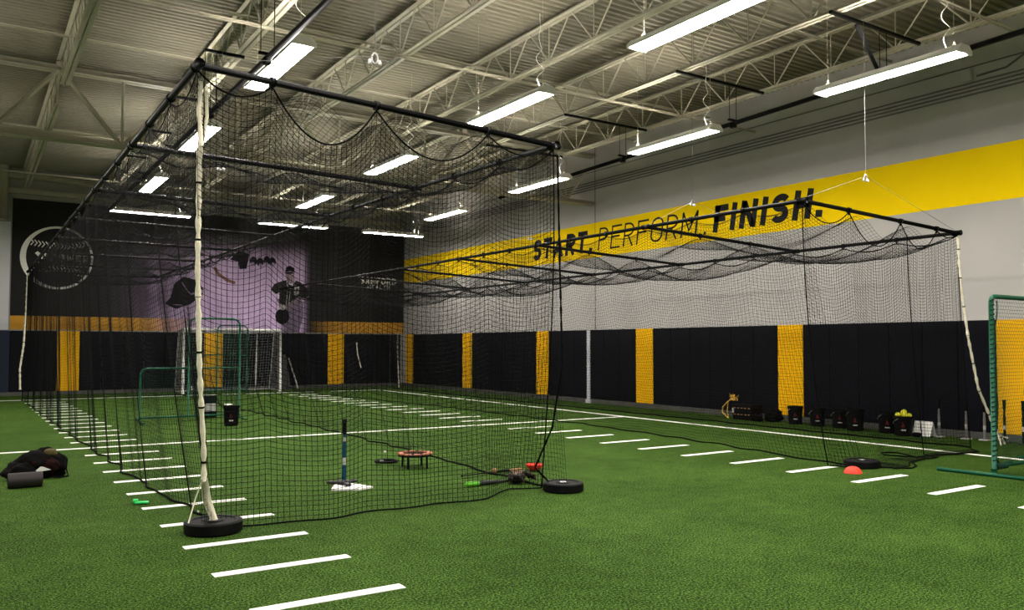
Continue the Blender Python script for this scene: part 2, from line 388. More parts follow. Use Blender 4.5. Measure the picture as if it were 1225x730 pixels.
# ------------------------------------------------------------------ stroke lettering
def arc(cx, cy, rx, ry, a0, a1, n=10):
    return [(cx+rx*math.cos(math.radians(a0+(a1-a0)*i/n)), cy+ry*math.sin(math.radians(a0+(a1-a0)*i/n))) for i in range(n+1)]
def glyph(ch, w, t):
    h = t/2; L_, R_, B_, T_ = h, w-h, h, 1-h; mid = .5
    if ch == 'S':
        rx = (w-t)/2; ry = (1-t)/4
        return [arc(w/2, 1-h-ry, rx, ry, 25, 270, 14) + arc(w/2, h+ry, rx, ry, 90, -155, 14)[1:]]
    if ch == 'T': return [[(0, T_), (w, T_)], [(w/2, 0), (w/2, T_)]]
    if ch == 'A': return [[(h*.9, 0), (w/2, 1-h*.6), (w-h*.9, 0)], [(w*.22, .30), (w*.78, .30)]]
    if ch in 'RPB':
        ry = (T_-.46)/2; q = [[(L_, 0), (L_, 1)], [(L_, T_), (R_-ry, T_)] + arc(R_-ry, T_-ry, ry, ry, 90, -90, 8)[1:] + [(L_, .46)]]
        if ch == 'R': q.append([(w*.45, .46), (w-h*.9, 0)])
        if ch == 'B': r2 = (.46-B_)/2; q.append([(L_, B_), (R_-r2, B_)] + arc(R_-r2, B_+r2, r2, r2, -90, 90, 8)[1:])
        return q
    if ch == 'E': return [[(L_, 0), (L_, 1)], [(0, T_), (w, T_)], [(0, B_), (w, B_)], [(0, .52), (w*.88, .52)]]
    if ch == 'F': return [[(L_, 0), (L_, 1)], [(0, T_), (w, T_)], [(0, .5), (w*.86, .5)]]
    if ch == 'O': return [arc(w/2, 1-h-(w-t)/2, (w-t)/2, (w-t)/2, 0, 180, 12) + arc(w/2, h+(w-t)/2, (w-t)/2, (w-t)/2, 180, 360, 12) + [(R_, 1-h-(w-t)/2)]]
    if ch == 'M': return [[(L_, 0), (L_, 1-h*.3)], [(R_, 0), (R_, 1-h*.3)], [(L_, 1-h*.5), (w/2, .25), (R_, 1-h*.5)]]
    if ch == 'I': return [[(w/2, 0), (w/2, 1)]]
    if ch == 'N': return [[(L_, 0), (L_, 1)], [(R_, 0), (R_, 1)], [(L_, 1-h*.4), (R_, h*.4)]]
    if ch == 'H': return [[(L_, 0), (L_, 1)], [(R_, 0), (R_, 1)], [(L_, .5), (R_, .5)]]
    if ch == 'D': return [[(L_, 0), (L_, 1)], [(L_, T_)] + arc(w*.4, .5, R_-w*.4, T_-.5, 90, -90, 12) + [(L_, B_)]]
    if ch == 'L': return [[(L_, 0), (L_, 1)], [(0, B_), (w, B_)]]
    if ch == 'W': return [[(L_*.9, 1), (w*.28, h*.6), (w/2, .7), (w*.72, h*.6), (w-L_*.9, 1)]]
    if ch == '.': return [[(w/2, 0), (w/2, t*1.05)]]
def ribbon(b, pts, w, to3, t0, t1):
    n = len(pts); L_ = []; R_ = []
    for i in range(n):
        d0 = np.array(pts[i])-np.array(pts[i-1]) if i > 0 else None; d1 = np.array(pts[i+1])-np.array(pts[i]) if i < n-1 else None
        if d0 is None: d0 = d1
        if d1 is None: d1 = d0
        d0 = d0/np.linalg.norm(d0); d1 = d1/np.linalg.norm(d1); m = d0+d1
        m = m/np.linalg.norm(m) if np.linalg.norm(m) > .2 else d0
        nn = np.array((-m[1], m[0])); k = min(1.8, 1/max(.3, float(np.dot(m, d0)))) * w/2
        L_.append(np.array(pts[i])+nn*k); R_.append(np.array(pts[i])-nn*k)
    for i in range(n-1):
        q = [L_[i], L_[i+1], R_[i+1], R_[i]]
        b.prism([tuple(p) for p in q], to3, t0, t1)
def write(b, text, ws, t, total, h, to3, shear, t0, t1, gap, serif=0):
    # lays the letters along 0..total, all h tall
    tw = sum(ws) + gap*(len(text)-1); k = total/(tw*h); x = 0
    for i, (ch, w) in enumerate(zip(text, ws)):
        for st in glyph(ch, w, t):
            P = [(((px+x)*k+shear*py)*h, py*h) for px, py in st]
            e = .0004*i
            ribbon(b, P, t*h, to3, t0, t1+e)
            if serif and len(st) == 2 and abs(st[0][0]-st[1][0]) < .3:
                for px, py in st:
                    if py < .1 or py > .9: ribbon(b, [(((px+x)*k-serif)*h, abs(py*h-.1*t*h)), (((px+x)*k+serif)*h, abs(py*h-.1*t*h))], t*h*.45, to3, t0, t1+e)
        x += w+gap
banner = thing('wall_graphic', 'wide yellow band with the slogan START. PERFORM. FINISH. on the right wall', 'wall graphic', (XR, 18, 4.1))
a = MB(); a.box((XR-.003, (YF+YB)/2, 4.65), (.006, YB-YF, .99)); a.build('yellow_band', M['yellow'], banner)
w3 = lambda s0, z0: (lambda a_, b_, t_: (XR-.006-t_, s0-a_, z0+b_))
a = MB(); write(a, 'START', [.60, .56, .70, .62, .56], .205, 2.72, .64, w3(21.50, 4.32), .16, 0, .004, .10)
ribbon(a, [(2.94, 0), (2.955, .125)], .14, w3(21.50, 4.32), 0, .004); tag(a.build('lettering', M['letter'], banner), 'heavy slanted word START.')
a = MB(); write(a, 'PERFORM', [.5, .5, .5, .5, .54, .5, .66], .078, 3.82, .64, w3(18.24, 4.33), .16, 0, .004, .14)
ribbon(a, [(4.10, 0), (4.11, .07)], .065, w3(18.24, 4.33), 0, .004); tag(a.build('lettering', M['letter'], banner), 'thin slanted word PERFORM.')
a = MB(); write(a, 'FINISH', [.56, .26, .68, .26, .66, .66], .235, 2.78, .64, w3(13.90, 4.34), .18, 0, .004, .13)
ribbon(a, [(2.98, 0), (3.0, .15)], .165, w3(13.90, 4.34), 0, .004); tag(a.build('lettering', M['letter'], banner), 'extra heavy slanted word FINISH.')

# ------------------------------------------------------------------ mural
mural = thing('wall_mural', 'black mural with baseball emblem and purple player picture on the back wall', 'mural', (8, YB, 2.1))
YM = YB-.02
a = MB(); a.box(((1.08+XR-.01)/2, YM+.008, (2.12+6.33)/2), (XR-.01-1.08, .02, 6.33-2.12)); a.build('picture_panel', M['mural'], mural)
m3 = lambda a_, b_, t_: (a_, YM-.003-t_, b_)
def flatshape(b, poly, t1=.003, t0=0): b.prism(poly, m3, t0, t1)
# baseball emblem
a = MB(); cx, cz = 2.39, 4.48
for i in range(56):
    a0 = 2*PI*i/56; a1 = 2*PI*(i+1)/56
    w = lambda q: .035+.05*max(0, math.cos(q-PI-.1))**2
    pl = []
    for q, sg in ((a0, 1), (a1, 1), (a1, -1), (a0, -1)):
        r = 1.0+sg*w(q)/1.0; pl.append((cx+r*math.cos(q), cz+r*math.sin(q)))
    flatshape(a, pl)
a.build('emblem_ring', M['offwhite'], mural)
for s_, z0 in ((1, 4.97), (-1, 3.99)):
    a = MB()
    for i in range(15):
        x = cx-.74+i*.106; z = z0 - s_*.10*(1-((x-cx)/.8)**2)
        for d in (1, -1): ribbon(a, [(x-.05, z+d*.10), (x+.03, z-d*.004)], .030, m3, 0, .003+.0003*(i % 3))
    a.build('emblem_stitching', M['offwhite'], mural)
a = MB()
flatshape(a, [(1.72, 4.60), (1.80, 4.66), (1.88, 4.60), (1.82, 4.50)]); flatshape(a, [(1.88, 4.44), (1.98, 4.40), (2.06, 4.46), (1.95, 4.52)]); flatshape(a, [(1.95, 4.62), (2.06, 4.66), (2.13, 4.58), (2.06, 4.49), (1.97, 4.54)])
a.build('emblem_mark', M['offwhite'], mural)
a = MB(); write(a, 'POWER', [.62, .62, .8, .56, .62], .25, 1.12, .26, lambda p, q, t: (2.17+p, YM-.003-t, 4.36+q), .0, 0, .003, .14)
for i in range(8): ribbon(a, [(2.20+i*.14, 4.23), (2.29+i*.14, 4.23)], .05, m3, 0, .003)
a.build('emblem_lettering', M['ltgrey'], mural)
# sponsor
a = MB(); h_ = .27
write(a, 'SANFORD', [.55, .7, .72, .55, .75, .66, .72], .225, 1.56, h_, lambda p, q, t: (13.0+p, YM-.003-t, 4.10+q), 0, 0, .003, .14)
write(a, 'HEALTH', [.7, .58, .7, .55, .62, .7], .22, .97, .17, lambda p, q, t: (13.30+p, YM-.003-t, 3.90+q), 0, 0, .003, .22)
tag(a.build('sponsor_lettering', M['offwhite'], mural), 'small serif words SANFORD HEALTH')
# printed player with cap, dark jersey and glove
sub = MB(); cx0, cz0 = 9.98, 3.0
def E_(x, z, rx, rz, n=18, rot=0): return [(x+rx*math.cos(2*PI*i/n+rot), z+rz*math.sin(2*PI*i/n+rot)) for i in range(n)]
a = MB()
a.use(M['trouser']); flatshape(a, [(9.72, 3.20), (10.55, 3.48), (10.66, 3.2), (10.68, 2.70), (10.45, 2.66), (10.36, 2.30), (9.92, 2.16), (9.84, 2.6)], .003)
flatshape(a, [(9.95, 2.14), (10.5, 2.14), (10.66, 2.7), (10.66, 3.3), (9.9, 3.2)], .0026)
a.use(M['skin']); flatshape(a, E_(10.12, 4.28, .155, .22), .004); flatshape(a, [(10.02, 4.16), (10.24, 4.16), (10.28, 3.98), (9.98, 3.98)], .0037)
flatshape(a, [(9.62, 3.35), (9.74, 3.15), (10.0, 2.98), (10.15, 3.05), (9.95, 3.2), (9.85, 3.42)], .0045); flatshape(a, [(10.3, 3.42), (10.62, 3.5), (10.5, 3.3), (10.1, 3.02), (9.95, 3.08)], .0048)
a.use(M['jersey']); flatshape(a, [(9.85, 4.06), (10.0, 4.10), (10.10, 3.92), (10.24, 3.92), (10.36, 4.10), (10.55, 4.04), (10.80, 3.82), (10.92, 3.50), (10.62, 3.40), (10.52, 3.5), (10.2, 3.3), (9.98, 3.14), (9.72, 3.22), (9.74, 3.62), (9.60, 3.55), (9.40, 3.72), (9.55, 3.94)], .0055)
a.use(M['dkpurple']); flatshape(a, [(9.95, 4.42), (9.98, 4.58), (10.12, 4.66), (10.28, 4.58), (10.32, 4.40), (10.13, 4.46), (9.9, 4.38)], .006); flatshape(a, [(9.9, 4.38), (10.22, 4.42), (10.3, 4.36), (9.98, 4.33)], .0064)
flatshape(a, E_(9.86, 2.72, .27, .30, 14), .0068)
a.use(M['ltgrey']); ribbon(a, [(10.0, 4.08), (10.06, 3.8), (10.0, 3.16)], .022, m3, 0, .0062); ribbon(a, [(10.34, 4.08), (10.16, 3.82), (10.10, 3.2)], .022, m3, 0, .0062)
write(a, 'B', [.7], .2, .17, .38, lambda p, q, t: (10.30+p, YM-.003-t, 3.54+q), .08, 0, .0066, .1); ribbon(a, [(10.24, 3.9), (10.35, 3.84)], .03, m3, 0, .0064)
ribbon(a, [(9.42, 3.68), (9.6, 3.52)], .02, m3, 0, .0062); ribbon(a, [(10.6, 3.42), (10.9, 3.5)], .02, m3, 0, .0062)
flatshape(a, E_(9.86, 3.06, .12, .10, 12), .0072)
tag(a.build('player_picture', None, mural), 'printed ball player in a dark jersey and cap holding a glove')
# dark figure in a hooded top at the left of the picture, crowd heads, streak
a = MB(); a.use(M['dkpurple'])
flatshape(a, [(5.70, 3.08), (6.05, 2.90), (6.55, 3.08), (6.95, 3.42), (7.0, 3.62), (6.75, 3.95), (6.3, 4.05), (6.0, 3.80), (5.88, 3.3)], .003)
flatshape(a, [(7.9, 4.75), (8.2, 4.7), (8.25, 4.42), (8.5, 4.45), (8.6, 5.0), (8.2, 5.1)], .003)
for i, (x, z) in enumerate(((8.75, 4.75), (9.0, 4.72), (9.25, 4.8), (9.46, 4.76))): flatshape(a, E_(x, z, .13, .17), .003+.0004*i)
a.use(M['purple'])
for i, (x, z) in enumerate(((8.72, 4.70), (9.02, 4.66), (9.22, 4.72), (9.48, 4.72))): flatshape(a, E_(x, z-.07, .075, .085, 12), .005)
flatshape(a, E_(6.92, 3.55, .10, .07, 10), .005); ribbon(a, [(6.25, 3.85), (6.45, 3.55), (6.6, 3.4)], .02, m3, 0, .0042); ribbon(a, [(5.95, 3.05), (6.3, 3.04)], .02, m3, 0, .0042); ribbon(a, [(6.6, 3.45), (6.85, 3.5)], .07, m3, 0, .0045)
a.use(M['orangeprint']); ribbon(a, [(7.35, 4.45), (7.5, 4.2), (7.8, 4.0), (8.1, 3.9)], .11, m3, 0, .003)
tag(a.build('crowd_picture', None, mural), 'dark printed figures behind the player')

# ------------------------------------------------------------------ conduits on the right wall
for i, z in enumerate((6.12, 6.19, 6.26, 6.33)):
    a = MB(); a.tube([(XR-.03, YF+.1, z), (XR-.03, YB-.2, z)], .016, 8); tag(a.build('conduit', M['conduit'], smooth=True), ['lowest', 'second lowest', 'second highest', 'highest'][i]+' of four grey conduits along the right wall', 'conduit', 'wall conduits')
a = MB(); a.tube([(XR-.03, YF+.1, 6.62), (XR-.03, YB-.2, 6.62)], .012, 8); tag(a.build('conduit', M['conduit'], smooth=True), 'single thin conduit on the right wall above the four', 'conduit')
a = MB(); a.box((XR-.05, 7.75, 6.47), (.1, .16, .2), bevel=.01); tag(a.build('junction_box', M['wall']), 'small grey electrical box above the conduits on the right wall', 'junction box')
a = MB(); a.tube([(XR-.018, 7.6, 6.43), (XR-.018, 7.1, 6.45), (XR-.018, 6.8, 6.6), (XR-.018, 6.7, 6.9)], .02, 8); tag(a.build('flexible_conduit', M['conduit'], smooth=True), 'bent dark conduit beside the small wall box', 'conduit')

# ------------------------------------------------------------------ light fixtures
def make_light(Lh=1.08, w=.30):
    t = thing('light_fixture', 'x', 'light')
    a = MB(); z0 = 0; prof = [(-w/2, 0), (-w/2-.01, .03), (-w*.30, .10), (w*.30, .10), (w/2+.01, .03), (w/2, 0), (w/2-.012, 0), (w/2-.012, .02), (-w/2+.012, .02), (-w/2+.012, 0)]
    V = [(x, y, z) for y in (-Lh, Lh) for x, z in prof]; n = len(prof)
    a.add(V, [(i, (i+1) % n, n+(i+1) % n, n+i) for i in range(n)]); local(a.build('housing', M['lampbody'], t))
    for sy in (-1, 1):
        a = MB(); a.prism([(-w/2-.012, -.012), (-w/2-.015, .035), (-w*.3, .108), (w*.3, .108), (w/2+.015, .035), (w/2+.012, -.012)], lambda p, q, s: (p, s, q), sy*Lh, sy*(Lh+.03)); local(a.build('end_cap', M['lampbody'], t))
    a = MB(); V = []; F = []; m = 9
    for y in (-Lh+.005, Lh-.005):
        for i in range(m): q = PI*i/(m-1); V.append((-(w/2-.016)*math.cos(q), y, .012-.03*math.sin(q)))
    F = [(i, i+1, m+i+1, m+i) for i in range(m-1)] ; a.add(V, F); local(a.build('diffuser', M['lamp'], t, smooth=True))
    a = MB(); a.box((0, 0, .103), (.045, 2*Lh-.3, .006)); local(a.build('upward_slot', M['uplamp'], t))
    for sx in (-1, 1):
        a = MB(); a.box((sx*.032, 0, .112), (.004, 2*Lh-.3, .024)); local(a.build('added_cutoff_lip', M['lampbody'], t))  # lips added to cut off the upward light before it reaches the walls
    for sy in (-1, 1):
        a = MB(); y = sy*(Lh-.12)
        a.tube([(0, y, .10), (0, y, .20)], .006, 6); a.tube([(-.06, y, .10), (0, y, .2), (.06, y, .10)], .004, 5); a.tube([(0, y, .2), (0, y, 1.72)], .0035, 6)
        local(a.build('hanger', M['steel'], t))
    a = MB(); pts = []
    for i in range(60):
        u = i/59; q = u*7*PI; r = .075*math.sin(PI*min(1, u*1.6)) if u < .62 else .05*(1-u)
        pts.append((.04+r*math.cos(q), -Lh+.25+r*math.sin(q)*.6, .12+u*1.2))
    a.tube(pts, .0045, 5); local(a.build('power_cord', M['white'], t, smooth=True))
    return t
L0 = make_light(); ZL = 5.45
lights = [(3.49, 11.25, 0, 'bright strip light above the near end of the large net cage'), (3.50, 15.95, 0, 'second strip light back in the left row, seen behind the white rope'), (3.60, 21.1, 0, 'farthest strip light in the left row'),
 (7.15, 6.85, 0, 'large strip light at the top right of centre, nearest in the middle row'), (7.25, 11.15, 0, 'second strip light back in the middle row'), (7.42, 16.0, 0, 'third strip light back in the middle row'), (7.64, 21.2, 0, 'farthest strip light in the middle row'),
 (10.78, 6.75, 0, 'strip light at the upper right crossed by a black brace'), (11.0, 11.25, 0, 'second strip light back in the right row, before the grey wall'), (11.3, 16.05, 0, 'third strip light back in the right row, by the girder end'), (11.62, 21.25, 0, 'farthest strip light in the right row'),
 (4.35, 25.85, 1, 'leftmost of the crosswise strip lights before the mural'), (8.6, 25.85, 1, 'middle one of the crosswise strip lights before the mural'), (12.15, 25.95, 1, 'rightmost of the crosswise strip lights before the mural'),
 (3.4, 6.5, 0, 'strip light of the left row above the camera side'), (3.4, 1.8, 0, 'strip light of the left row over the camera'), (7.1, 1.8, 0, 'strip light of the middle row over the camera'), (10.7, 1.8, 0, 'strip light of the right row over the camera'),
 (7.1, -2.8, 0, 'strip light of the middle row behind the camera'), (3.4, -2.8, 0, 'strip light of the left row behind the camera'), (-1.2, 4.0, 0, 'strip light of the outer left row, near'), (-1.2, 9.0, 0, 'strip light of the outer left row, middle'), (-1.2, 15.5, 0, 'strip light of the outer left row, far'), (-1.2, 22.0, 0, 'strip light of the outer left row, farthest'), (-5, 12.0, 0, 'strip light near the left wall'), (-5, 20.0, 0, 'far strip light near the left wall')]
for i, (x, y, cr, lab) in enumerate(lights):
    o = L0 if i == 0 else copy_tree(L0)
    o.location = (x, y, ZL); o.rotation_euler.z = PI/2 if cr else 0
    tag(o, lab, 'light', 'hanging strip lights')

# ------------------------------------------------------------------ black tracks hung under the roof
def track(p0, p1, hang, lab, bars):
    p0 = Vector(p0); p1 = Vector(p1); t = thing('net_track', lab, 'track', p0)
    a = MB(); a.tube([p0, p1], .042, 12); a.build('pipe', M['pipe'], t, smooth=True)
    for y in hang:
        u = (y-p0.y)/(p1.y-p0.y); c = p0.lerp(p1, u)
        a = MB(); a.box(c+Vector((0, 0, .06)), (.24, .05, .03)); a.tube([c+Vector((-.09, 0, .06)), Vector((c.x-.09, c.y, 6.5))], .006, 5); a.tube([c+Vector((.09, 0, .06)), Vector((c.x+.09, c.y, 6.5))], .006, 5)
        a.box(c+Vector((0, 0, -.03)), (.11, .12, .11), bevel=.02); a.build('hanger', M['pipe'], t)
        x0, x1 = bars
        a = MB(); a.box(((x0+x1)/2, c.y, 6.475), (x1-x0, .055, .05), bevel=.008); a.build('support_bar', M['pipe'], t)
    return t
track((3.27, 1.0, 5.45), (3.20, 27.5, 5.42), [1.9, 7.9, 10.9, 14.0, 17.0, 20, 23], 'long black pipe track hanging beside the left row of lights', (3.14, 3.78))
track((11.35, 1.0, 5.8), (12.2, 19.2, 5.72), [4.4, 7.35, 10.47, 13.75, 16.9], 'long black pipe track hanging in front of the right wall', (10.35, 12.65))
a = MB(); a.tube([(11.05, 7.4, 6.46), (11.58, 7.4, 5.86)], .035, 4); tag(a.build('brace', M['pipe']), 'thick black diagonal brace in front of the upper right light', 'brace')

# ------------------------------------------------------------------ net making
def net(P, nu, nv, su, sv, r, name, m, parent, hems=(), hr=.010, label=None):
    """cords of real twine: nu+1 cords along v, nv+1 cords along u over the surface P(U, V)"""
    e = 1e-4
    def frame(U, V):
        p = P(U, V); du = P(np.clip(U+e, 0, 1), V)-P(np.clip(U-e, 0, 1), V); dv = P(U, np.clip(V+e, 0, 1))-P(U, np.clip(V-e, 0, 1))
        du /= np.linalg.norm(du, axis=-1, keepdims=True)+1e-12; dv /= np.linalg.norm(dv, axis=-1, keepdims=True)+1e-12
        n = np.cross(du, dv); n /= np.linalg.norm(n, axis=-1, keepdims=True)+1e-12
        return p, du, dv, n
    Vs = []; Fs = []; off = 0
    for axis in (0, 1):
        if axis == 0: U, V = np.meshgrid(np.linspace(0, 1, nu+1), np.linspace(0, 1, sv+1), indexing='ij')
        else: V, U = np.meshgrid(np.linspace(0, 1, nv+1), np.linspace(0, 1, su+1), indexing='ij')
        p, du, dv, n = frame(U, V); t = dv if axis == 0 else du
        s_ = np.cross(n, t)
        ring = np.stack([p+r*(n*math.cos(q)+s_*math.sin(q)) for q in (PI/2, PI/2+2*PI/3, PI/2+4*PI/3)], axis=2)
        c, k = ring.shape[:2]
        idx = np.arange(c*k*3).reshape(c, k, 3)+off
        for j in range(3):
            j2 = (j+1) % 3
            Fs.append(np.stack([idx[:, :-1, j], idx[:, 1:, j], idx[:, 1:, j2], idx[:, :-1, j2]], -1).reshape(-1, 4))
        Vs.append(ring.reshape(-1, 3)); off += c*k*3
    V = np.concatenate(Vs); F = np.concatenate(Fs).astype(np.int32)
    if parent is not None and parent.rotation_euler.z == 0: pass
    me = bpy.data.meshes.new(name); me.vertices.add(len(V)); me.vertices.foreach_set('co', V.astype(np.float32).ravel())
    me.loops.add(F.size); me.loops.foreach_set('vertex_index', F.ravel()); me.polygons.add(len(F))
    me.polygons.foreach_set('loop_start', np.arange(0, F.size, 4, dtype=np.int32)); me.polygons.foreach_set('loop_total', np.full(len(F), 4, dtype=np.int32))
    me.update(calc_edges=True); me.materials.append(m)
    o = bpy.data.objects.new(name, me); COL.objects.link(o)
    if parent is not None: o.parent = parent; o.matrix_parent_inverse = Matrix.Translation(-Vector(parent.location))
    if label: o['label'] = label
    if hems:
        b = MB()
        for kind, val in hems:
            n_ = 160
            q = np.linspace(0, 1, n_)
            pts = P(q, np.full(n_, val)) if kind == 'v' else P(np.full(n_, val), q)
            b.tube([tuple(x) for x in pts], hr*(.45 if (kind == 'v' and val == 0 and name != 'end_net') else 1), 5)
        h = b.build('hem_rope', M['rope'] if m is M['net'] else m, None, smooth=True)
        h.parent = o; h.matrix_parent_inverse = Matrix.Translation(-Vector(parent.location)) if parent is not None else Matrix.Identity(4)
        h.matrix_parent_inverse = (o.matrix_parent_inverse).copy() if False else Matrix.Identity(4)
    return o
def interp(xs, ys):
    xs = np.array(xs, float); ys = np.array(ys, float); return lambda u: np.interp(u, xs, ys)
def cat(u, n): f = np.mod(u*n, 1.0); return 4*f*(1-f)
def stackv(x, y, z): return np.stack(np.broadcast_arrays(x, y, z), -1)
CELL = .052; RT = .0023

def cage(loc, label, zl, zr, XLf, XRf, Y0L, Y0R, Y1, bot, twine):
    """frame of pipes hung from the roof with four hanging nets and a slack top net"""
    t = thing('batting_cage', label, 'batting cage', loc)
    Lc = Y1-(Y0L+Y0R)/2
    FL = lambda u: stackv(XLf(u), Y0L+(Y1-Y0L)*u, zl+0*u); FR = lambda u: stackv(XRf(u), Y0R+(Y1-Y0R)*u, zr+0*u)
    q = np.linspace(0, 1, 8)
    for fn in (FL, FR):
        a = MB(); a.tube([tuple(p) for p in fn(q)], .030, 10); o = a.build('side_rail', M['pipe'], t, smooth=True)
    for k in range(8):
        pL, pR = fn_pts(FL, k/7), fn_pts(FR, k/7)
        ext = (pR-pL).normalized()*.09
        a = MB(); a.tube([pL, pR+ext], .030, 10)
        for p in (pL, pR): a.tube([p-Vector((0, .07, 0)), p+Vector((0, .07, 0))], .042, 10)
        a.build('crossbar', M['pipe'], t, smooth=True)
    return t, FL, FR
def fn_pts(fn, u): return Vector([float(c) for c in np.ravel(fn(np.array(u)))])

def clamp_ring(b, p, d):
    d = Vector(d).normalized(); b.tube([p-d*.02, p+d*.02], .042, 10); b.tube([p, p+Vector((0, 0, -.07))], .012, 6)

# ---------------- large cage on the left
Y1 = 28.4
XLf = interp([0, .3, .6, 1], [1.45, 1.44, 1.43, 1.42]); XRf = interp([0, .12, .25, 1], [5.30, 5.16, 5.04, 5.0])
c1, FL, FR = cage((3.4, 7, 0), 'large black net batting cage on the left, hung from a pipe frame', 3.80, 3.80, XLf, XRf, 6.70, 7.25, Y1, None, None)
def wob(y, v, s=0): return .05*np.sin(y*3.1+s)+.035*np.sin(y*7.3+1.7*s+v*1.2)+.02*np.sin(y*13.0+s*2.2)
# left side net, gathered in folds at every clip
FB = interp([0, .035, .09, .17, .22, .3, .5, 1], [1.66, 1.90, 1.84, 1.72, 1.70, 1.66, 1.52, 1.36])
def P_left(U, V):
    n = 21; g = .06+.16*V*(.6+.4*np.sin(U*57))
    u = U+g*np.sin(2*PI*n*U+.4)/(2*PI*n)+.006*V*np.sin(2*PI*4.3*U)
    u = np.clip(u, 0, 1); y0 = 6.70+(Y1-6.70)*u
    zt = 3.76-.13*cat(U, 21)
    x = XLf(u)+(FB(u)-XLf(u))*V**1.5+.045*V*np.sin(2*PI*21*U+1.0)*(.5+.5*np.sin(U*31))+wob(y0, V)*.5*V
    y = y0+.10*V*np.sin(U*50)
    y = np.where(U < .03, y+V*.55*(1-U/.03), y)
    z = zt*(1-V)+.014*V
    return stackv(x, y, z)
net(P_left, 417, 74, 420, 24, RT*.85, 'side_net', M['net'], c1, hems=(('v', 0), ('v', 1)), hr=.011, label='left side net gathered in folds')
FBR = interp([0, .05, .1, .2, .32, .5, 1], [5.50, 5.52, 5.55, 5.66, 5.74, 5.77, 5.8])
def P_right(U, V):
    n = 21
    u = np.clip(U+.35*np.sin(2*PI*n*U)/(2*PI*n), 0, 1); y0 = 7.25+(Y1-7.25)*u
    zt = 3.76-.13*cat(U, 21)
    x = XRf(u)+(FBR(u)-XRf(u))*V**1.6+.04*V*np.sin(2*PI*21*U)+wob(y0, V, 2)*.5*V
    return stackv(x, y0+.05*V*np.sin(U*40), zt*(1-V)+.014*V)
net(P_right, 405, 74, 400, 24, RT*.75, 'side_net', M['net'], c1, hems=(('v', 0), ('v', 1)), hr=.011, label='right side net')
# near end net
scX = np.array([0, .16, .42, .76, .985, 1.0])
def scallop(U, xs, ds):
    s = np.zeros_like(U)
    for i in range(len(xs)-1):
        f = (U-xs[i])/(xs[i+1]-xs[i]); s = np.where((f >= 0) & (f <= 1), ds[i]*4*f*(1-f), s)
    return s
BX = interp([0, .1, .25, .5, .75, .9, 1], [1.68, 2.05, 2.6, 3.55, 4.55, 5.1, 5.42]); BY = interp([0, .1, .25, .5, .75, .9, 1], [7.30, 7.46, 7.42, 7.36, 7.5, 7.75, 7.55])
def P_near(U, V):
    tx = 1.45+3.85*U; ty = 6.70+.55*U
    zt = 3.76-scallop(U, scX, [.14, .40, .36, .14, .02])
    w = V**1.3
    x = tx*(1-w)+BX(U)*w+.02*np.sin(U*23+V*2)*V; y = ty*(1-w)+BY(U)*w+(.07*np.sin(U*13+V*1.5)+.03*np.sin(U*31+V))*V+.10*np.sin(PI*V)*np.sin(U*4)
    z = zt*(1-V)+.014*V+.0*U
    z = np.where(V > .93, z-0.0, z)
    return stackv(x, y, np.maximum(z, .013))
net(P_near, 76, 74, 110, 50, RT*1.15, 'end_net', M['net'], c1, hems=(('v', 0), ('v', 1), ('u', 1)), hr=.008, label='near end net with scalloped top edge')
def P_back(U, V):
    zt = 3.76-.25*cat(U, 4)
    return stackv(1.42+3.58*U+.75*U*V, Y1+.1*V*np.sin(U*20)+.05*np.sin(U*11), zt*(1-V)+.014*V)
net(P_back, 70, 74, 60, 20, RT*.65, 'end_net', M['net'], c1, hems=(('v', 1),), label='far end net')
def make_top(XLf, XRf, Y0L, Y0R, zl, zr, D, nx=4, dedge=.12, ph=0.0):
    def P_top(U, V):     # U along the cage, V across
        f = np.sin(PI*np.mod(U*7, 1.0))**2; g = np.sin(PI*np.mod(V*nx, 1.0))**2
        ed = np.clip(4*V*(1-V), 0, 1)**.5
        s = D*(.80*f**.7*ed*(1+.15*np.sin(U*23+ph))+.45*g*(1-f)*ed)+dedge*cat(U, 21)*(1-ed)
        yl = Y0L+(Y1-Y0L)*U; yr = Y0R+(Y1-Y0R)*U
        return stackv(XLf(U)*(1-V)+XRf(U)*V, yl*(1-V)+yr*V+.12*np.sin(2*PI*7*U)*ed*0, zl*(1-V)+zr*V-.05-s)
    return P_top
net(make_top(XLf, XRf, 6.70, 7.25, 3.8, 3.8, .42), 405, 70, 420, 40, RT*.85, 'top_net', M['net'], c1, hems=(('v', 0), ('v', 1)), hr=.007, label='slack top net')
b = MB()
for k in range(1, 21):
    if k % 3: b2 = fn_pts(FL, k/21); clamp_ring(b, b2, (0, 1, 0)); b2 = fn_pts(FR, k/21); clamp_ring(b, b2, (0, 1, 0))
for u in scX[1:4]: clamp_ring(b, Vector((1.45+3.85*u, 6.70+.55*u, 3.8)), (1, .14, 0))
tag(b.build('net_clips', M['pipe'], c1, smooth=True), kind='stuff')
